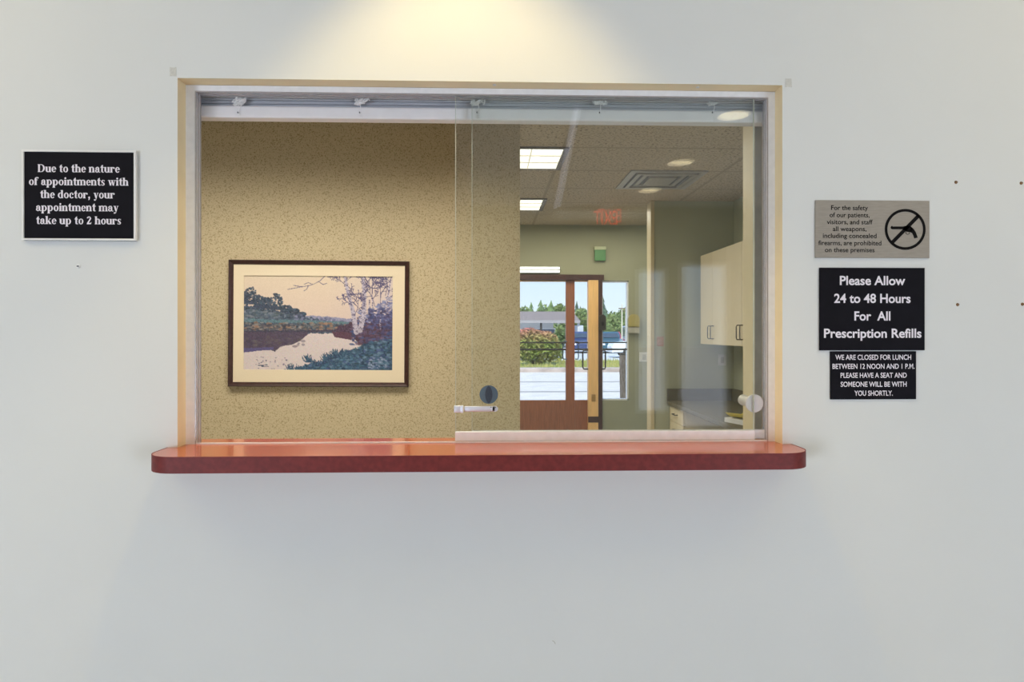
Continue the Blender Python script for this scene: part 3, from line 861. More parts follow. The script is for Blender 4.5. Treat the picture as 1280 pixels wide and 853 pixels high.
def picture():
    Yf = Y_PART - .022
    a, b = P(285, 325.3, Yf), P(510.8, 483.5, Yf)
    cx, cz = (a.x + b.x) / 2, (a.z + b.z) / 2
    hw, hh = (b.x - a.x) / 2, (a.z - b.z) / 2
    root = thing('framed_picture', 'framed landscape print of a river and birches on tan wall', 'picture', (cx, Y_PART, cz))
    fwid = .0215
    bm = bmesh.new()
    prof = [(0, 0), (0, -.020), (.003, -.022), (.012, -.018), (.0185, -.016), (.0215, -.012), (.0215, 0)]     # inwards, forwards
    cor = [(-1, -1), (1, -1), (1, 1), (-1, 1)]
    rings = [[bm.verts.new((cx + sx_ * (hw - q[0]), Y_PART + q[1], cz + sz_ * (hh - q[0]))) for q in prof] for sx_, sz_ in cor]
    for i in range(4):
        A, Bq = rings[i], rings[(i + 1) % 4]
        for k in range(len(prof)):
            bm.faces.new((A[k], A[(k + 1) % len(prof)], Bq[(k + 1) % len(prof)], Bq[k]))
    obj('picture_frame', bm, M_FRAME, root)
    iw, ih = hw - fwid, hh - fwid
    px0, px1 = PX(305.5, Y_PART), PX(491, Y_PART); pz1, pz0 = PZ(400, 345.5, Y_PART), PZ(400, 462.5, Y_PART)
    bm = wall_y(Y_PART - .011, Y_PART - .007, cx - iw, cx + iw, cz - ih, cz + ih, [(px0, px1, pz0, pz1)])
    part_label(obj('mat_board', bm, M_MATB, root), 'wide cream mat')
    img = paint(); H, W = img.shape[:2]
    me = bpy.data.meshes.new('print')
    L = OFFS[root.name]
    vx = np.linspace(px0, px1, W) - L.x; vz = np.linspace(pz1, pz0, H) - L.z
    vv = np.zeros((H, W, 3)); vv[..., 0] = vx[None]; vv[..., 1] = Y_PART - .0075 - L.y; vv[..., 2] = vz[:, None]
    idx = np.arange(H * W).reshape(H, W)
    fc = np.stack([idx[:-1, :-1], idx[1:, :-1], idx[1:, 1:], idx[:-1, 1:]], -1).reshape(-1, 4)
    me.from_pydata(vv.reshape(-1, 3).tolist(), [], fc.tolist())
    at = me.color_attributes.new('print_colour', 'FLOAT_COLOR', 'POINT')
    c = np.clip(img.reshape(-1, 3) * np.array([.98, 1.01, 1.12]), 0, 255) / 255
    l_ = np.where(c <= .04045, c / 12.92, ((c + .055) / 1.055) ** 2.4)
    at.data.foreach_set('color', np.concatenate([l_, np.ones((len(l_), 1))], 1).astype(np.float32).ravel())
    m = bpy.data.materials.new('printed paper'); m.use_nodes = True
    nn = m.node_tree.nodes; at_n = nn.new('ShaderNodeAttribute'); at_n.attribute_name = 'print_colour'
    m.node_tree.links.new(at_n.outputs['Color'], nn['Principled BSDF'].inputs['Base Color']); nn['Principled BSDF'].inputs['Roughness'].default_value = .6
    me.materials.append(m)
    o = bpy.data.objects.new('print', me); C.objects.link(o); o.parent = root
    part_label(o, 'river landscape with a dark far bank and birches')
    root.rotation_euler = (0, R(.35), 0)


picture()

# ------------------------------------------------------------------ office ceiling fixtures
M_DIFF = mat('lit lamp diffuser', (.8, .78, .7), .5, emit=(1, .95, .82), estr=1.3)
M_DIV = mat('lamp louvre strip', (.5, .45, .36), .5, emit=(1, .9, .7), estr=.5)
M_TRIMD = mat('dark lamp frame', (.16, .13, .10), .5)  # frame in one dark brown


def troffer(y0, y1, label, x1):
    x0 = x1 - 1.2
    root = thing('ceiling_light', label, 'ceiling light', ((x0 + x1) / 2, (y0 + y1) / 2, CEIL_O), 'office ceiling lights')
    z = CEIL_O
    bm = bmesh.new()
    for a in ((x0 - .03, x0, y0 - .012, y1 + .012), (x1, x1 + .035, y0 - .012, y1 + .012), (x0, x1, y0 - .012, y0), (x0, x1, y1, y1 + .012)):
        bx(bm, a[0], a[1], a[2], a[3], z - .014, z)
    obj('frame', bm, M_TRIMD, root)
    obj('diffuser', B(x0, x1, y0, y1, z - .008, z - .0005), M_DIFF, root)
    bm = bmesh.new()
    for k in (1, 2, 3, 4, 5, 6):
        xx = x1 - k * .2
        if xx > x0 + .05: bx(bm, xx - .004, xx + .004, y0, y1, z - .012, z - .0082)
    for k in (1, 2):
        yk = y0 + (y1 - y0) * k / 3
        bx(bm, x0, x1, yk - .008, yk + .008, z - .0115, z - .0082)
    obj('louvre_strip', bm, M_DIV, root)
    light('lamp_light', 'AREA', ((x0 + x1) / 2, (y0 + y1) / 2, z - .02), L_OFFICE, OFF, (0, 0, 0), shape='RECTANGLE', size=x1 - x0 - .02, size_y=y1 - y0 - .02)
    return root


tx = PH(704, 186, CEIL_O).x
troffer(y_l1, y_l1b, 'nearer lit ceiling light seen past the edge of the tan wall', tx)
ya, yb = PH(678, 248.3, CEIL_O).y, PH(678, 262, CEIL_O).y
troffer(ya, yb, 'farther lit ceiling light, the smaller one in the office ceiling', tx)
# the lamp above the picture wall stands outside the view, only its light comes in
light('picture_wall_lamp', 'AREA', (-.75, 1.08, CEIL_O - .02), 30, OFF, (R(0), 0, 0), shape='RECTANGLE', size=2.0, size_y=.5, spread=R(128))

# ceiling diffuser
a, b = PH(800, 213, CEIL_O), PH(884, 213, CEIL_O)
vy0, vy1 = PH(800, 235, CEIL_O).y, PH(800, 212.5, CEIL_O).y
vy0, vy1 = min(vy0, vy1), max(vy0, vy1)
vx1 = PH(886, 213, CEIL_O).x; vx0 = vx1 - .56
root = thing('air_vent', 'square metal air vent in the office ceiling', 'vent', ((vx0 + vx1) / 2, (vy0 + vy1) / 2, CEIL_O))
M_VENT = mat('grey vent metal', (.42, .39, .34), .4, metal=.3)
for k, nm in enumerate(('outer_frame', 'louvre', 'louvre', 'centre_plate')):
    s = .06 * k
    z = CEIL_O - .004 - .008 * (k % 2)
    ox0, ox1, oy0, oy1 = vx0 + s, vx1 - s, vy0 + s, vy1 - s
    bm = bmesh.new()
    if k < 3:
        wv = .045 if k == 0 else .03
        for q in ((ox0, ox1, oy0, oy0 + wv), (ox0, ox1, oy1 - wv, oy1), (ox0, ox0 + wv, oy0 + wv, oy1 - wv), (ox1 - wv, ox1, oy0 + wv, oy1 - wv)):
            bx(bm, *q, z - .006, CEIL_O)
    else:
        bx(bm, ox0, ox1, oy0, oy1, z - .004, CEIL_O)
    obj(nm, bm, M_VENT, root)
obj('dark_throat', B(vx0 + .03, vx1 - .03, vy0 + .03, vy1 - .03, CEIL_O - .002, CEIL_O - .0003), M_DARK, root)

# ------------------------------------------------------------------ wall cabinets, counter, drawers on the right


def d_handle(bm, p, q, out, r=.004):
    p, q, o = Vector(p), Vector(q), Vector(out)
    m = (q - p) * .1
    tube(bm, [p, p + o * .8, p + o + m, q + o - m, q + o * .8, q], r, 8)


XF = PX(876, Y_WING - .10)                 # face plane of the wall cabinets
YFAR = Y_WING - .09
cz0 = PZ(876, 430.3, YFAR); cz1 = PZ(876, 320, YFAR)


def wall_cabinet(ya, yb, label):
    root = thing('wall_cabinet', label, 'cabinet', ((XF + X_RW) / 2, (ya + yb) / 2, cz0), 'almond wall cabinets')
    obj('cabinet_box', B(XF + .02, X_RW, ya, yb, cz0, cz1), M_CAB, root)
    ym = (ya + yb) / 2
    for s, (p, q) in enumerate(((ya, ym), (ym, yb))):
        d = obj('door', B(XF, XF + .019, p + .002, q - .002, cz0 + .002, cz1 - .002, .0015), M_CAB, root)
        yh = ym - .035 if s == 0 else ym + .035
        bm = bmesh.new(); d_handle(bm, (XF, yh, cz0 + .05), (XF, yh, cz0 + .155), (-.028, 0, 0), .0045)
        obj('handle', bm, M_HANDLE, d, smooth=True)
    return root


def depth_at(u, X):  # y where the plane x = X crosses column u
    lo, hi = -1, 50
    for _ in range(50):
        m = (lo + hi) / 2
        if PX(u, m) < X: lo = m
        else: hi = m
    return lo


yc1 = depth_at(889.3, XF); yc2 = depth_at(927.2, XF)
ybd = (yc1 + yc2) / 2
wall_cabinet(ybd, YFAR, 'almond two-door wall cabinet farther from the window, with both handles in view')
wall_cabinet(yc2 - (ybd - yc2), ybd, 'almond two-door wall cabinet nearer the window, partly behind the cream strip')

# counter along the right wall
CH = EYE - .61
XC = PX(834.5, Y_WING - .03)
ctl = thing('office_counter', 'olive grey counter along the right office wall under the cabinets', 'counter', ((XC + X_RW) / 2, 2.6, CH))
obj('countertop', B(XC, X_RW - .003, .70, Y_WING - .002, CH - .035, CH, .004), M_CTOP, ctl)
bh = (504 - 489) / F * 5.95
obj('backsplash', B(XC, X_RW - .023, Y_WING - .022, Y_WING - .002, CH, CH + bh), M_CTOP, ctl)
obj('backsplash', B(X_RW - .023, X_RW - .003, .70, Y_WING - .002, CH, CH + bh), M_CTOP, ctl)
yd0 = depth_at(853, XC + .02); yd1 = Y_WING - .005
dz1 = CH - .036
drw = thing('drawer_unit', 'almond drawer unit under the far end of the olive counter', 'drawer unit', ((XC + X_RW) / 2, (yd0 + yd1) / 2, 0))
obj('cabinet_box', B(XC + .045, X_RW - .02, yd0, yd1, .09, dz1), M_CAB, drw)
obj('toe_kick', B(XC + .09, X_RW - .02, yd0, yd1, 0, .09), M_DARK, drw)
zc = dz1
for h in (.135, .2, .3):
    d = obj('drawer', B(XC + .025, XC + .044, yd0 + .003, yd1 - .003, zc - h + .003, zc - .002, .0015), M_CAB, drw)
    bm = bmesh.new(); ymid = (yd0 + yd1) / 2
    d_handle(bm, (XC + .025, ymid - .05, zc - .062), (XC + .025, ymid + .05, zc - .062), (-.026, 0, 0), .0045)
    obj('handle', bm, M_HANDLE, d, smooth=True)
    zc -= h
# a fan of papers on the counter
pc = PH(893, 530, CH)
pc.x = max(pc.x, XC + .17)


def sheet(name, label, cx, cy, z, wx, wy, ang, m, curl=.0, th=.006, cat='paper', group=None):
    bm = bmesh.new()
    n_ = 8
    top, bot = [], []
    for i in range(n_ + 1):
        for j in (0, 1):
            x = (i / n_ - .5) * wx; y = (j - .5) * wy
            zz_ = curl * (2 * abs(i / n_ - .5)) ** 2.2
            c_, s_ = math.cos(ang), math.sin(ang)
            q = (cx + x * c_ - y * s_, cy + x * s_ + y * c_)
            top.append(bm.verts.new((*q, z + th + zz_))); bot.append(bm.verts.new((*q, z + zz_)))
    for i in range(n_):
        a_, b_, c2_, d_ = 2 * i, 2 * i + 1, 2 * i + 3, 2 * i + 2
        bm.faces.new((top[a_], top[d_], top[c2_], top[b_])); bm.faces.new((bot[a_], bot[b_], bot[c2_], bot[d_]))
        bm.faces.new((top[a_], bot[a_], bot[d_], top[d_])); bm.faces.new((top[b_], top[c2_], bot[c2_], bot[b_]))
    bm.faces.new((top[0], top[1], bot[1], bot[0])); bm.faces.new((top[-2], bot[-2], bot[-1], top[-1]))
    return tag(obj(name, bm, m), label, cat, group)


sheet('paper_pad', 'thick white paper pad lying on the olive counter', pc.x, pc.y, CH, .22, .28, .3, M_PAPER, 0, .03, 'paper pad')
sheet('folder', 'yellow folder lying on the white paper pad', pc.x + .0, pc.y, CH + .0302, .20, .26, .55, M_YEL, .035, .004, 'folder')
# wall plates
def wall_plate(name, label, cat, u0, u1, v0, v1, Y, rocker=True, m=M_PLATE, th=.008):
    p0, p1 = P(u0, v1, Y), P(u1, v0, Y)
    root = thing(name, label, cat, ((p0.x + p1.x) / 2, Y, p0.z))
    obj('cover_plate', B(p0.x, p1.x, Y - th, Y, p0.z, p1.z, .002), m, root)
    if rocker:
        cx_, cz_, w_, h_ = (p0.x + p1.x) / 2, (p0.z + p1.z) / 2, (p1.x - p0.x), (p1.z - p0.z)
        obj('rocker', B(cx_ - w_ * .2, cx_ + w_ * .2, Y - th - .004, Y - th, cz_ - h_ * .28, cz_ + h_ * .28, .001), M_PLAST, root)
    return root


wall_plate('outlet_plate', 'switch plate on the short sage wall under the cabinets', 'switch plate', 897.5, 907.5, 443.5, 457, Y_WING)
wall_plate('light_switch', 'light switch on the olive wall right of the doors', 'light switch', 799, 811, 440.5, 452.5, Y_END)
M_PINK = mat('pink notice', (.55, .33, .26), .6, vary=.2, scale=40)
wall_plate('wall_notice', 'small pinkish notice on the short sage wall beside its cream corner', 'notice', 821, 829.5, 421, 433, Y_WING, False, M_PINK, .003)

# ------------------------------------------------------------------ entrance doors in the end wall
YD = Y_END + .03
zbar1, zbar2 = PZ(690, 428.5, YD), PZ(690, 437, YD)


def door_leaf(name, label, xa, xb, left_stile, right_stile):
    root = thing(name, label, 'door', ((xa + xb) / 2, YD, 0), None, 'structure')
    top = DZ + .0
    bm = bmesh.new()
    if left_stile: bx(bm, xa, xa + left_stile, YD, YD + .045, .01, top)
    if right_stile: bx(bm, xb - right_stile, xb, YD, YD + .045, .01, top)
    obj('stile', bm, M_WOOD, root)
    gx0, gx1 = xa + left_stile, xb - right_stile
    obj('bottom_panel', B(gx0, gx1, YD + .002, YD + .043, .01, GZ0), M_WOOD, root)
    obj('top_rail', B(gx0, gx1, YD + .002, YD + .043, top - .012, top), M_WOODL, root)
    obj('glass', B(gx0, gx1, YD + .02, YD + .026, GZ0, top - .012), M_GLASSD, root)
    return root, gx0, gx1


xs0, xs1, xs2 = PX(707.3, YD), PX(718.3, YD), PX(735.4, YD)
d1, g0, g1 = door_leaf('door_1', 'red brown wooden entrance door with full glass, left of the slim leaf', DX0 - .55, xs1, .11, xs1 - xs0)
d2, g2, g3 = door_leaf('door_2', 'slim red brown glazed door leaf against the light oak post', xs1 + .002, xs2, 0, 0)
for root, xa, xb in ((d1, g0, g1), (d2, g2, g3)):
    bm = bmesh.new()
    tube(bm, [(xa, YD - .03, zbar1), (xb, YD - .03, zbar1)], .008, 10)
    tube(bm, [(xa, YD - .03, zbar2), (xb, YD - .03, zbar2)], .010, 10)
    obj('push_bar', bm, M_DARK, root)
zh0, zh1 = PZ(690, 449, YD), PZ(690, 427, YD)
bm = bmesh.new(); d_handle(bm, (xs0 + .01, YD - .02, zh0), (xs0 + .01, YD - .02, zh1), (-.045, 0, 0), .006)
obj('pull_handle', bm, M_STEEL, d1, smooth=True)
bm = bmesh.new(); d_handle(bm, (xs1 + .004, YD - .02, zh0), (xs1 + .004, YD - .02, zh1), (.035, 0, 0), .006)
obj('pull_handle', bm, M_STEEL, d2, smooth=True)
# header
struct('trim_4', B(DX0 - .59, SX0 - .001, Y_END - .0008, Y_END + .13, DZ + .001, HZ), M_WOODD, 'dark wooden head jamb above the entrance doors', 'trim')
struct('trim_3', B(DX0 - .59, HX1, Y_END - .03, Y_END - .001, DZ + .001, HZ, .004), M_WOODD, 'dark wooden header over the entrance doors', 'trim')
# oak post with its latch plate, dark strip and pulls
px0, px1, px2 = PX(735.4, Y_END - .03), PX(748, Y_END - .03), SX0 - .001
post = thing('door_post', 'light oak door post with dark pulls between door and sidelight', 'door post', ((px0 + px1) / 2, Y_END, 0))
obj('post', B(px0, px1, Y_END - .03, Y_END + .06, 0, DZ, .003), M_WOODL, post)
part_label(obj('side_strip', B(px1, px2, Y_END - .025, Y_END + .12, 0, DZ), M_WOODD, post), 'dark brown strip')
zk0, zk1 = PZ(742, 528, Y_END), PZ(742, 520.5, Y_END)
part_label(obj('kick_band', B(px0 - .001, px1 + .001, Y_END - .032, Y_END - .02, zk0, zk1), M_WOODD, post), 'dark band near the foot')
zp0, zp1 = PZ(742, 502, Y_END), PZ(742, 493, Y_END)
obj('latch_plate', B(px0 + .035, px1 - .03, Y_END - .033, Y_END - .029, zp0, zp1, .001), mat('brass plate', (.50, .29, .10), .35, metal=.5), post)
zq0, zq1 = PZ(742, 461.5, Y_END), PZ(742, 438, Y_END)
for xx, o_ in ((px0 + .004, -.062), (px2 - .004, .040)):
    bm = bmesh.new(); d_handle(bm, (xx, Y_END - .012, zq0), (xx, Y_END - .012, zq1), (o_, 0, 0), .0085)
    obj('pull_handle', bm, M_DARK, post, smooth=True)
# black rounded box beside the post
p0, p1 = P(748.5, 413, Y_END - .04), P(757, 393.5, Y_END - .04)
root = thing('door_sensor', 'black round-topped box fixed on the dark strip of the oak post', 'sensor', ((p0.x + p1.x) / 2, Y_END - .03, p0.z))
pts = [(p0.x, p0.z), (p1.x, p0.z)]
r_ = (p1.x - p0.x) / 2
pts += [((p0.x + p1.x) / 2 + r_ * math.cos(k * math.pi / 12), p1.z - r_ + r_ * math.sin(k * math.pi / 12)) for k in range(13)]
obj('housing', prism(bmesh.new(), pts, 'y', Y_END - .075, Y_END - .026, .004), M_DARK, root)
obj('lens', B((p0.x + p1.x) / 2 - .012, (p0.x + p1.x) / 2 + .012, Y_END - .078, Y_END - .074, p0.z + .05, p0.z + .09, .002), M_BLACK, root)
# sidelight
sl = thing('window_2', 'tall sidelight window right of the oak door post', 'window', ((SX0 + SX1) / 2, Y_END, GZ0), None, 'structure')
bm = bmesh.new()
for q in ((SX0, SX0 + .012, GZ0, SZ1), (SX1 - .014, SX1, GZ0, SZ1), (SX0, SX1, SZ1 - .016, SZ1), (SX0, SX1, GZ0, GZ0 + .014)):
    bx(bm, q[0], q[1], Y_END + .02, Y_END + .10, q[2], q[3])
obj('window_frame', bm, M_ALU, sl)
obj('pane', B(SX0 + .012, SX1 - .014, Y_END + .055, Y_END + .061, GZ0 + .014, SZ1 - .016), M_GLASSD, sl)
bm = bmesh.new()
tube(bm, [(SX0 + .012, Y_END + .04, zbar1), (SX1 - .014, Y_END + .04, zbar1)], .007, 8)
tube(bm, [(SX0 + .012, Y_END + .04, zbar2), (SX1 - .014, Y_END + .04, zbar2)], .010, 8)
obj('guard_bar', bm, M_DARK, sl)
# yellow dispenser on the olive wall
p0, p1 = P(784.5, 417, Y_END - .03), P(799, 393, Y_END - .03)
root = thing('wall_dispenser', 'yellowish rounded dispenser on the olive wall beside the sidelight', 'dispenser', ((p0.x + p1.x) / 2, Y_END, p0.z))
r_ = (p1.x - p0.x) / 2
pts = [(p0.x, p0.z + .07), (p1.x, p0.z + .07)] + [((p0.x + p1.x) / 2 + r_ * math.cos(k * math.pi / 12), p1.z - r_ + r_ * math.sin(k * math.pi / 12)) for k in range(13)]
M_OLY = mat('olive yellow plastic', (.44, .36, .12), .35)
obj('cover', prism(bmesh.new(), pts, 'y', Y_END - .07, Y_END, .006), M_OLY, root)
obj('tray', B(p0.x, p1.x, Y_END - .06, Y_END, p0.z, p0.z + .068, .006), M_PLAST, root)
# strip light over the doors, green box on the wall
p0, p1 = P(600, 341.3, Y_END - .05), P(700, 333.5, Y_END - .05)
root = thing('strip_light', 'twin-tube white strip light on the wall over the doors', 'strip light', ((p0.x + p1.x) / 2, Y_END, p0.z))
obj('back_plate', B(p0.x, p1.x, Y_END - .04, Y_END, p0.z, p1.z), M_PLAST, root)
M_TUBE = mat('lit tube', (.9, .9, .9), .4, emit=(.9, .96, 1), estr=1.5)
h = (p1.z - p0.z)
for f in (.25, .78):
    bm = bmesh.new(); cyl(bm, (p0.x + .01, Y_END - .05, p0.z + h * f), (p1.x - .004, Y_END - .05, p0.z + h * f), h * .17, seg=16)
    obj('tube', bm, M_TUBE, root, smooth=True)
p0, p1 = P(743.5, 326, Y_END - .04), P(757, 309, Y_END - .04)
root = thing('alarm_box', 'small green box on the olive wall above the oak post', 'alarm box', ((p0.x + p1.x) / 2, Y_END, p0.z))
M_GRN = mat('green plastic', (.10, .26, .10), .4)
obj('housing', B(p0.x, p1.x, Y_END - .045, Y_END, p0.z, p1.z, .004), M_GRN, root)
obj('cover', B(p0.x - .004, p1.x + .004, Y_END - .052, Y_END, p1.z - .03, p1.z + .004, .003), mat('pale cap', (.5, .52, .33), .4), root)
light('lobby_light', 'AREA', (1.2, Y_END - .75, CEIL_O - .03), L_FAR, (1, .93, .78), (0, 0, 0), shape='RECTANGLE', size=1.2, size_y=.5)

# ------------------------------------------------------------------ waiting room lamps seen in the glass
M_LENS = mat('lit lamp lens', (.9, .85, .7), .4, emit=(1, .82, .50), estr=3.2)
M_RING = mat('white lamp ring', (.7, .68, .62), .4)


def downlight(x, y, label, energy, cone=R(80), blend=.4):
    root = thing('downlight', label, 'ceiling light', (x, y, CEIL_W), 'waiting room downlights')
    bm = bmesh.new()
    n_ = 32
    for (ra, rb, za, zb) in ((.098, .115, -.001, -.001), (.115, .098, -.001, -.012), (.098, .098, -.012, -.001)):
        pass
    vo = [bm.verts.new((x + .118 * math.cos(k * 2 * math.pi / n_), y + .118 * math.sin(k * 2 * math.pi / n_), CEIL_W)) for k in range(n_)]
    vm = [bm.verts.new((x + .112 * math.cos(k * 2 * math.pi / n_), y + .112 * math.sin(k * 2 * math.pi / n_), CEIL_W - .010)) for k in range(n_)]
    vi = [bm.verts.new((x + .097 * math.cos(k * 2 * math.pi / n_), y + .097 * math.sin(k * 2 * math.pi / n_), CEIL_W - .006)) for k in range(n_)]
    for k in range(n_):
        j = (k + 1) % n_
        bm.faces.new((vo[k], vo[j], vm[j], vm[k])); bm.faces.new((vm[k], vm[j], vi[j], vi[k]))
    obj('trim_ring', bm, M_RING, root, smooth=True)
    bm = bmesh.new(); cyl(bm, (x, y, CEIL_W - .0055), (x, y, CEIL_W - .001), .097, seg=32)
    obj('lens', bm, M_LENS, root)
    light('downlight_beam', 'SPOT', (x, y, CEIL_W - .02), energy, WARM, (0, 0, 0), spot_size=cone, spot_blend=blend, shadow_soft_size=.03)


for L_, l in ((2.74, 'nearest'), (3.98, 'middle'), (5.10, 'farthest')):
    downlight(1.57, -L_, {'nearest': 'downlight mirrored highest in the sliding glass', 'middle': 'downlight mirrored in the glass left of the air vent top', 'farthest': 'downlight mirrored lowest in the sliding glass, under the vent'}[l], 20)
downlight(PX(574, 0), -.39, 'downlight throwing the warm glow on the wall above the window', L_WALL, R(77), .42)

# exit sign over the waiting room's entrance, facing the reception window
ex, ey, ez = 1.28, -5.9, CEIL_W - .14
root = thing('exit_sign', 'red lit exit sign mirrored in the glass of the window', 'exit sign', (ex, ey, ez))
obj('housing', B(ex - .16, ex + .16, ey - .025, ey + .02, ez - .10, ez + .10, .006), mat('sign housing', (.30, .29, .27), .5), root)
obj('ceiling_canopy', B(ex - .05, ex + .05, ey - .025, ey + .02, ez + .10, CEIL_W), M_ALU, root)
vs, fs = text_polys('EXIT', .0)
mn = min(v[0] for v in vs); mxx = max(v[0] for v in vs); mz = max(v[1] for v in vs)
bm = bmesh.new()
# read from the reception window, so the writing runs the other way along x
nv = [bm.verts.new((ex + .13 - (a - mn) / (mxx - mn) * .26, ey + .0215, ez - .075 + b / mz * .15)) for a, b in vs]
for f in fs: bm.faces.new([nv[i] for i in f])
obj('lettering', bm, mat('lit red letters', (.6, .02, .02), .5, emit=(1, .05, .03), estr=4), root)
# slim glow strip added to show as a streak in the panes
a, b = Vector((.53, -2.55, CEIL_W)), Vector((.726, -5.93, CEIL_W))
d = (b - a).normalized(); sd = Vector((d.y, -d.x, 0))
root = thing('streak_strip', 'added glow strip mirrored as a slanting streak in the glass', 'glow strip', a)
bm = bmesh.new()
q = [a + sd * .02, a - sd * .02, b - sd * .02, b + sd * .02]
prism(bm, [(p.x, p.y) for p in q], 'z', CEIL_W - .03, CEIL_W)
obj('strip_body', bm, M_ALU, root)
bm = bmesh.new()
q = [a + sd * .016, a - sd * .016, b - sd * .016, b + sd * .016]
prism(bm, [(p.x, p.y) for p in q], 'z', CEIL_W - .034, CEIL_W - .0302)
obj('diffuser', bm, mat('dim streak glow', (.8, .8, .85), .4, emit=(.9, .88, 1), estr=.9), root)

# ------------------------------------------------------------------ outside
GZ = -.02
M_ROAD = mat('pale concrete', (.70, .635, .585), .9, vary=.06, scale=2)
M_GRASS = mat('dry lawn', (.22, .26, .06), .95, scale=6, col2=(.46, .40, .13))
M_LOT = mat('pale parking lot', (.62, .62, .62), .9, vary=.05, scale=.5)
GND = lambda d: d - DIST
tag(obj('road', B(-60, 80, Y_END + .15, GND(24.2), GZ - .2, GZ), M_ROAD), 'pale concrete road outside the entrance doors', 'road', None, 'structure')
bm = bmesh.new()
for yj in (GND(16.2), GND(19.4)):
    bx(bm, -60, 80, yj, yj + .3, GZ - .01, GZ + .003)
tag(obj('road_joint', bm, mat('joint filler', (.36, .33, .31), .9)), 'two thin dark joints running along the concrete road', 'road joint', None, 'structure')
tag(obj('kerb', B(-60, 80, GND(24.2), GND(24.7), GZ - .2, .13, .03), mat('kerb stone', (.46, .38, .34), .9, vary=.2, scale=2)), 'pinkish stone kerb along the far side of the road', 'kerb', None, 'structure')
tag(obj('lawn', B(-60, 80, GND(24.7), GND(32), GZ - .2, .08), M_GRASS), 'strip of dry lawn beyond the kerb', 'lawn', None, 'structure')
tag(obj('parking_lot', B(-90, 140, GND(32), GND(170), GZ - .2, GZ), M_LOT), 'pale parking lot beyond the lawn', 'parking lot', None, 'structure')
tag(obj('ground_waiting_side', B(-60, 60, -60, WYB - .1, GZ - .2, GZ), M_ROAD), 'pale paving outside the waiting room windows', 'paving', None, 'structure')
# tufts of lawn
bc = PH(671, 455.5, .08)
rnd = random.Random(3); bm = bmesh.new()
for _ in range(2600):
    x = rnd.uniform(0, 7.5); y = rnd.uniform(GND(24.8), GND(31)); h = rnd.uniform(.06, .22); a = rnd.random() * 3.14
    if math.hypot(x - bc.x, y - bc.y) < 1.25: continue
    dx, dy = math.cos(a) * .02, math.sin(a) * .02
    bm.faces.new([bm.verts.new(v) for v in ((x - dx, y - dy, .07), (x + dx, y + dy, .07), (x + rnd.uniform(-.05, .05), y, .08 + h))])
tag(obj('grass', bm, mat('grass blades', (.26, .32, .07), .9, scale=3, col2=(.56, .48, .18))), 'dry grass blades on the lawn', 'grass', None, 'stuff')


def zmat(name, lo, hi, z0, z1, noise=3.0):
    """foliage whose own colour runs from lo at the foot to hi at the flowering top, broken up by noise"""
    m = mat(name, lo, .9)
    n = m.node_tree.nodes; l = m.node_tree.links; b = n['Principled BSDF']
    t = n.new('ShaderNodeTexCoord'); s = n.new('ShaderNodeSeparateXYZ'); l.new(t.outputs['Object'], s.inputs[0])
    nz = n.new('ShaderNodeTexNoise'); nz.inputs['Scale'].default_value = noise; l.new(t.outputs['Object'], nz.inputs['Vector'])
    mr = n.new('ShaderNodeMapRange'); mr.inputs[1].default_value = z0; mr.inputs[2].default_value = z1; l.new(s.outputs['Z'], mr.inputs[0])
    ad = n.new('ShaderNodeMath'); ad.operation = 'MULTIPLY_ADD'; ad.inputs[1].default_value = 1.1; ad.inputs[2].default_value = -.55; l.new(nz.outputs['Fac'], ad.inputs[0])
    a2 = n.new('ShaderNodeMath'); a2.operation = 'ADD'; a2.use_clamp = True; l.new(ad.outputs[0], a2.inputs[0]); l.new(mr.outputs[0], a2.inputs[1])
    mxx_ = n.new('ShaderNodeMix'); mxx_.data_type = 'RGBA'; mxx_.inputs[6].default_value = (*lo, 1); mxx_.inputs[7].default_value = (*hi, 1)
    l.new(a2.outputs[0], mxx_.inputs[0]); l.new(mxx_.outputs[2], b.inputs['Base Color'])
    return m


def leaf_cloud(bm, rnd, c, rx, ry, rz, n_, size, bottom=-.6):
    for _ in range(n_):
        while True:
            v = Vector((rnd.uniform(-1, 1), rnd.uniform(-1, 1), rnd.uniform(bottom, 1)))
            if v.length <= 1 and v.length > .35: break
        p = Vector((c[0] + v.x * rx, c[1] + v.y * ry, c[2] + v.z * rz))
        a = Vector((rnd.gauss(0, 1), rnd.gauss(0, 1), rnd.gauss(.6, 1))).normalized(); b = a.orthogonal().normalized()
        s = size * rnd.uniform(.6, 1.4)
        bm.faces.new([bm.verts.new(p + q) for q in (-a * s, b * s * .4, a * s, -b * s * .4)])


# flowering bush
root = thing('flowering_bush', 'bushy shrub with reddish tops outside the glass of the door', 'bush', (bc.x, bc.y, .08))
rnd = random.Random(11); bm = bmesh.new()
leaf_cloud(bm, rnd, (bc.x, bc.y, .78), 1.0, .9, .70, 2600, .085, -1)
leaf_cloud(bm, rnd, (bc.x - .35, bc.y - .1, 1.05), .65, .6, .56, 1200, .085)
leaf_cloud(bm, rnd, (bc.x + .3, bc.y - .1, .95), .65, .6, .5, 1100, .085)
leaf_cloud(bm, rnd, (bc.x + .72, bc.y, .55), .4, .45, .45, 500, .085)
obj('foliage', bm, zmat('bush leaves', (.24, .30, .06), (.58, .17, .16), .8, 1.7, 2.2), root)
bm = bmesh.new()
for _ in range(14):
    a = rnd.random() * 6.28
    tube(bm, [(bc.x + .15 * math.cos(a), bc.y + .15 * math.sin(a), .06), (bc.x + .5 * math.cos(a), bc.y + .4 * math.sin(a), rnd.uniform(.6, 1.1))], [.02, .008], 6)
obj('stem', bm, mat('bark', (.14, .10, .07), .9), root)

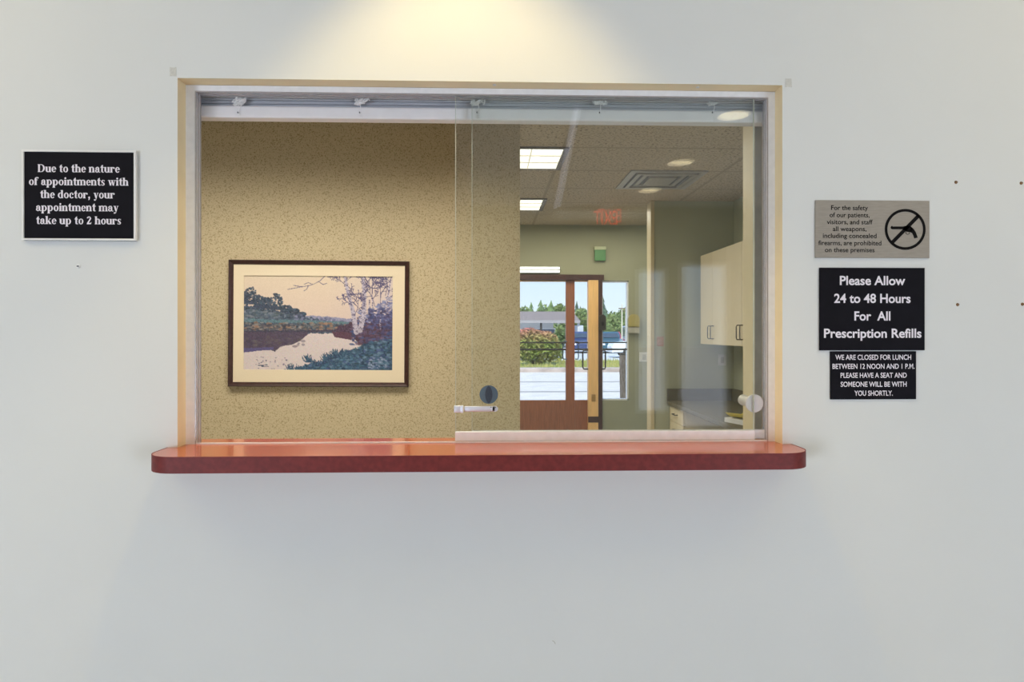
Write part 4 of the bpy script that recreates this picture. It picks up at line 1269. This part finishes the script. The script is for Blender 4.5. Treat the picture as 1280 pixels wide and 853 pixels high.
# low building with a long roof
YB = GND(60)
bx0, bx1 = PX(585, YB), PX(724, YB)
ez_, rz_ = PZ(680, 401, YB), PZ(680, 387.5, YB)
bld = thing('building', 'long low white building with a brown shingled roof across the road', 'building', ((bx0 + bx1) / 2, YB, 0))
obj('wall', B(bx0, PX(693, YB), YB + 1, YB + 9, 0, ez_ + .05), mat('white siding', (.72, .74, .76), .8, vary=.03), bld)
bm = bmesh.new()
prism(bm, [(YB - .6, ez_ - .12), (YB - .6, ez_), (YB + 5, rz_), (YB + 10.6, ez_), (YB + 10.6, ez_ - .12), (YB + 5, ez_ + .05)], 'x', bx0 - .5, bx1)
M_ROOF = mat('brown grey shingles', (.27, .21, .19), .9, vary=.15, scale=8, stretch=(1, 1, 3))
obj('roof', bm, M_ROOF, bld)
obj('fascia', B(bx0 - .5, bx1, YB - .66, YB - .6, ez_ - .22, ez_ + .02), mat('fascia', (.36, .33, .33), .7), bld)
for u in (655, 683):
    xa = PX(u, YB)
    wf = obj('window', B(xa - .9, xa + .9, YB + .93, YB + 1, .7, 1.75), M_ALU, bld)
    obj('pane', B(xa - .8, xa + .8, YB + .90, YB + .935, .8, 1.65), mat('dark window', (.10, .13, .2), .1), wf)
for u in (676, 697.5, 722.5):
    xa = PX(u, YB)
    obj('porch_post', B(xa - .09, xa + .09, YB - .4, YB - .22, 0, ez_ - .1), M_PULL if u > 690 else M_DARK, bld)
obj('garage_wall', B(PX(721, YB), PX(733, YB), YB + 2, YB + 8, 0, ez_ - .4), mat('pale blue siding', (.55, .6, .68), .8), bld)

# trees
M_TR = [mat('conifer needles', (.09, .15, .06), .95, scale=1.6, col2=(.22, .30, .11)), mat('broadleaf leaves', (.10, .17, .05), .95, scale=1.2, col2=(.30, .36, .13)),
        mat('blue spruce needles', (.045, .085, .06), .95, scale=1.5, col2=(.12, .18, .11))]


def tree(kind, u, vtop, d, wpx, label, seed):
    Y = GND(d); x = PX(u, Y); h = PZ(u, vtop, Y); wd = wpx / F * d
    rnd = random.Random(seed)
    root = thing(['conifer_tree', 'leafy_tree', 'spruce_tree'][kind], label, 'tree', (x, Y, 0), 'trees across the road')
    bm = bmesh.new()
    if kind != 1:
        n_ = 9
        for k in range(n_):
            t = k / (n_ - 1); z = h * (.12 + .84 * t); r_ = wd / 2 * (1.05 - t) * rnd.uniform(.85, 1.1)
            tipz = z + h * .20 * (1 - .4 * t)
            c0 = bm.verts.new((x, Y, min(tipz, h)))
            ring_ = []
            for a in range(18):
                q = r_ * (1.15 if a % 2 else .7) * rnd.uniform(.8, 1.15)
                ring_.append(bm.verts.new((x + q * math.cos(a * math.pi / 9), Y + q * math.sin(a * math.pi / 9), z - (.05 * h if a % 2 else -.01 * h) * rnd.uniform(.6, 1.2))))
            for a in range(18): bm.faces.new((c0, ring_[a], ring_[(a + 1) % 18]))
            bm.faces.new(ring_[::-1])
    else:
        leaf_cloud(bm, rnd, (x, Y, h * .55), wd / 2, wd / 2, h * .45, 900, h * .06, -1)
        for _ in range(7):
            a = rnd.random() * 6.28; q = rnd.uniform(.2, .7)
            leaf_cloud(bm, rnd, (x + q * wd / 2 * math.cos(a), Y + q * wd / 2 * math.sin(a), h * rnd.uniform(.35, .82)), wd * .24, wd * .24, h * .16, 260, h * .05, -1)
    obj('crown', bm, M_TR[kind], root)
    bm = bmesh.new(); tube(bm, [(x, Y, 0), (x, Y, h * .8)], [wd * .045, wd * .02], 8)
    obj('trunk', bm, mat('bark', (.14, .10, .07), .9), root)


TL = [(1, 655, 383, 96, 22, 'ragged tree above the roof, nearest the tan wall'), (0, 664, 377, 90, 34, 'pointed conifer above the roof, second from the tan wall'), (0, 676, 374.5, 99, 38, 'tallest pointed conifer above the middle of the roof'),
      (0, 689, 375, 86, 38, 'broad conifer above the roof left of the door stile'), (1, 701, 380, 94, 24, 'ragged tree above the roof touching the door stile'), (1, 681, 381, 112, 26, 'distant rounded tree between the two tallest conifers'),
      (2, 721, 376, 78, 26, 'dark spruce just right of the door stile'), (1, 728, 385, 76, 22, 'pale leafy tree behind the slim door leaf'), (1, 686, 404, 74, 22, 'leafy tree in the gap beside the white building'),
      (2, 753, 368, 84, 40, 'tall dark spruce beside the dark strip of the oak post'), (1, 766, 389, 76, 24, 'round leafy tree in the middle of the sidelight'), (1, 779, 385, 90, 22, 'leafy tree behind the pale poles in the sidelight'),
      (1, 791, 386, 78, 20, 'leafy tree at the right edge of the sidelight'), (1, 757, 403, 64, 20, 'low leafy tree at the foot of the tall spruce'), (1, 741, 392, 96, 22, 'leafy tree mostly behind the oak post'), (1, 700, 406, 48, 14, 'small light green tree at the corner of the white building')]
for i, (k, u, v, d, wpx, l) in enumerate(TL): tree(k, u, v, d, wpx, l, 50 + i)
# poles
for u, vt, l in ((777.5, 380, 'pale slender pole left of its twin in the sidelight'), (782.3, 383, 'pale slender pole right of its twin in the sidelight')):
    Y = GND(52); x = PX(u, Y); h = PZ(u, vt, Y)
    root = thing('utility_pole', l, 'pole', (x, Y, 0), 'pale poles outside')
    bm = bmesh.new(); tube(bm, [(x, Y, 0), (x, Y, h)], [.055, .04], 10); obj('shaft', bm, mat('pale pole', (.70, .64, .50), .7), root)
    obj('crossarm', B(x - .25, x + .25, Y - .04, Y + .04, h - .4, h - .32), mat('bark', (.14, .1, .07), .9), root)
# rough post by the sidelight
Y = GND(9.0); x = PX(780.5, Y); h = PZ(780, 443.5, Y)
root = thing('rough_post', 'rough brown wooden post standing just outside the sidelight', 'post', (x, Y, 0))
rnd = random.Random(2); bm = bmesh.new(); rings = []
for k in range(22):
    z = GZ + (h - GZ) * k / 21
    rings.append([bm.verts.new((x + (.062 + rnd.uniform(-.009, .009)) * math.cos(a * math.pi / 8), Y + (.062 + rnd.uniform(-.009, .009)) * math.sin(a * math.pi / 8), z)) for a in range(16)])
for k in range(21):
    for a in range(16): bm.faces.new((rings[k][a], rings[k][(a + 1) % 16], rings[k + 1][(a + 1) % 16], rings[k + 1][a]))
bm.faces.new(rings[0][::-1]); bm.faces.new(rings[-1])
obj('shaft', bm, mat('rough wood', (.40, .27, .18), .95, scale=24, col2=(.70, .50, .36), stretch=(3, 3, .6), bump=.6, bscale=60), root)
bm = bmesh.new(); cyl(bm, (x, Y, h - .005), (x, Y, h + .02), .07, .06, seg=16); obj('cap', bm, mat('bark', (.14, .1, .07), .9), root)

# cars
M_CW_ = mat('car window', (.05, .07, .10), .08)
M_TYRE = mat('tyre', (.02, .02, .02), .8)


def car(u, d, ang, paint, label, kind=0):
    Y = GND(d); x = PX(u, Y)
    root = thing('car' if kind == 0 else 'van', label, 'car' if kind == 0 else 'van', (0, 0, 0), 'parked vehicles')
    Lh, Wh = (2.2, .88) if kind == 0 else (2.4, .95)
    prof = [(-Lh, .30), (-Lh, .72), (-Lh + .15, .88), (-.95, .95), (.95, .96), (Lh - .1, .82), (Lh, .62), (Lh, .30)] if kind == 0 else [(-Lh, .32), (-Lh, 1.05), (1.3, 1.1), (Lh - .05, .95), (Lh, .7), (Lh, .32)]
    cab = [(-1.55, .93), (-1.0, 1.42), (.35, 1.45), (1.05, .95)] if kind == 0 else [(-Lh + .02, 1.04), (-Lh + .12, 1.92), (.7, 1.95), (1.35, 1.08)]
    bm = bmesh.new(); prism(bm, prof, 'y', -Wh, Wh, .06); obj('body', bm, paint, root)
    bm = bmesh.new(); prism(bm, cab, 'y', -Wh + .1, Wh - .1, .05); obj('cabin', bm, paint, root)
    ins = [(p_[0] * .86 - .02, 1.0 + (p_[1] - 1.0) * (.86 if p_[1] > 1.2 else .4) + .03) for p_ in cab]
    for ya_ in (-Wh + .09, Wh - .099):
        obj('side_window', prism(bmesh.new(), ins, 'y', ya_, ya_ + .009), M_CW_, root)
    obj('windscreen', prism(bmesh.new(), [(cab[2][0] + .12, cab[2][1] - .10), (cab[3][0] - .10, cab[3][1] + .10), (cab[3][0] - .06, cab[3][1] + .10), (cab[2][0] + .16, cab[2][1] - .10)], 'y', -Wh + .2, Wh - .2), M_CW_, root)
    for sx_ in (-1.3, 1.3):
        for sy_ in (-1, 1):
            bm = bmesh.new(); cyl(bm, (sx_, sy_ * (Wh - .2), .32), (sx_, sy_ * (Wh + .01), .32), .32, seg=20); wh = obj('wheel', bm, M_TYRE, root)
            bm = bmesh.new(); cyl(bm, (sx_, sy_ * (Wh - .01), .32), (sx_, sy_ * (Wh + .02), .32), .17, seg=16); obj('hubcap', bm, M_CHROME, wh)
    for sy_ in (-.6, .6): obj('headlight', B(Lh - .1, Lh + .012, sy_ - .14, sy_ + .14, .55, .66), M_PAPER, root)
    root.location = (x, Y, GZ); root.rotation_euler = (0, 0, ang)


cp = lambda n_, c: mat(n_, c, .3, vary=.02, coat=.6)
car(729, 55, R(-88), cp('silver blue paint', (.42, .50, .66)), 'silver blue car facing the slim door leaf, behind the navy one')
car(725, 47.5, R(-92), cp('navy paint', (.035, .055, .16)), 'navy car nearest in the gap of the slim door leaf')
car(762, 55, R(-90), cp('red paint', (.42, .05, .09)), 'red car in the middle of the sidelight')
car(758, 47.5, R(-90), cp('teal paint', (.03, .10, .15)), 'teal car in the sidelight beside the oak post')
car(797, 55, R(-90), cp('pale blue paint', (.5, .58, .78)), 'pale blue van at the right edge of the sidelight', 1)
car(811, 38, R(180), cp('white paint', (.85, .85, .87)), 'white car nearest, low in the sidelight')
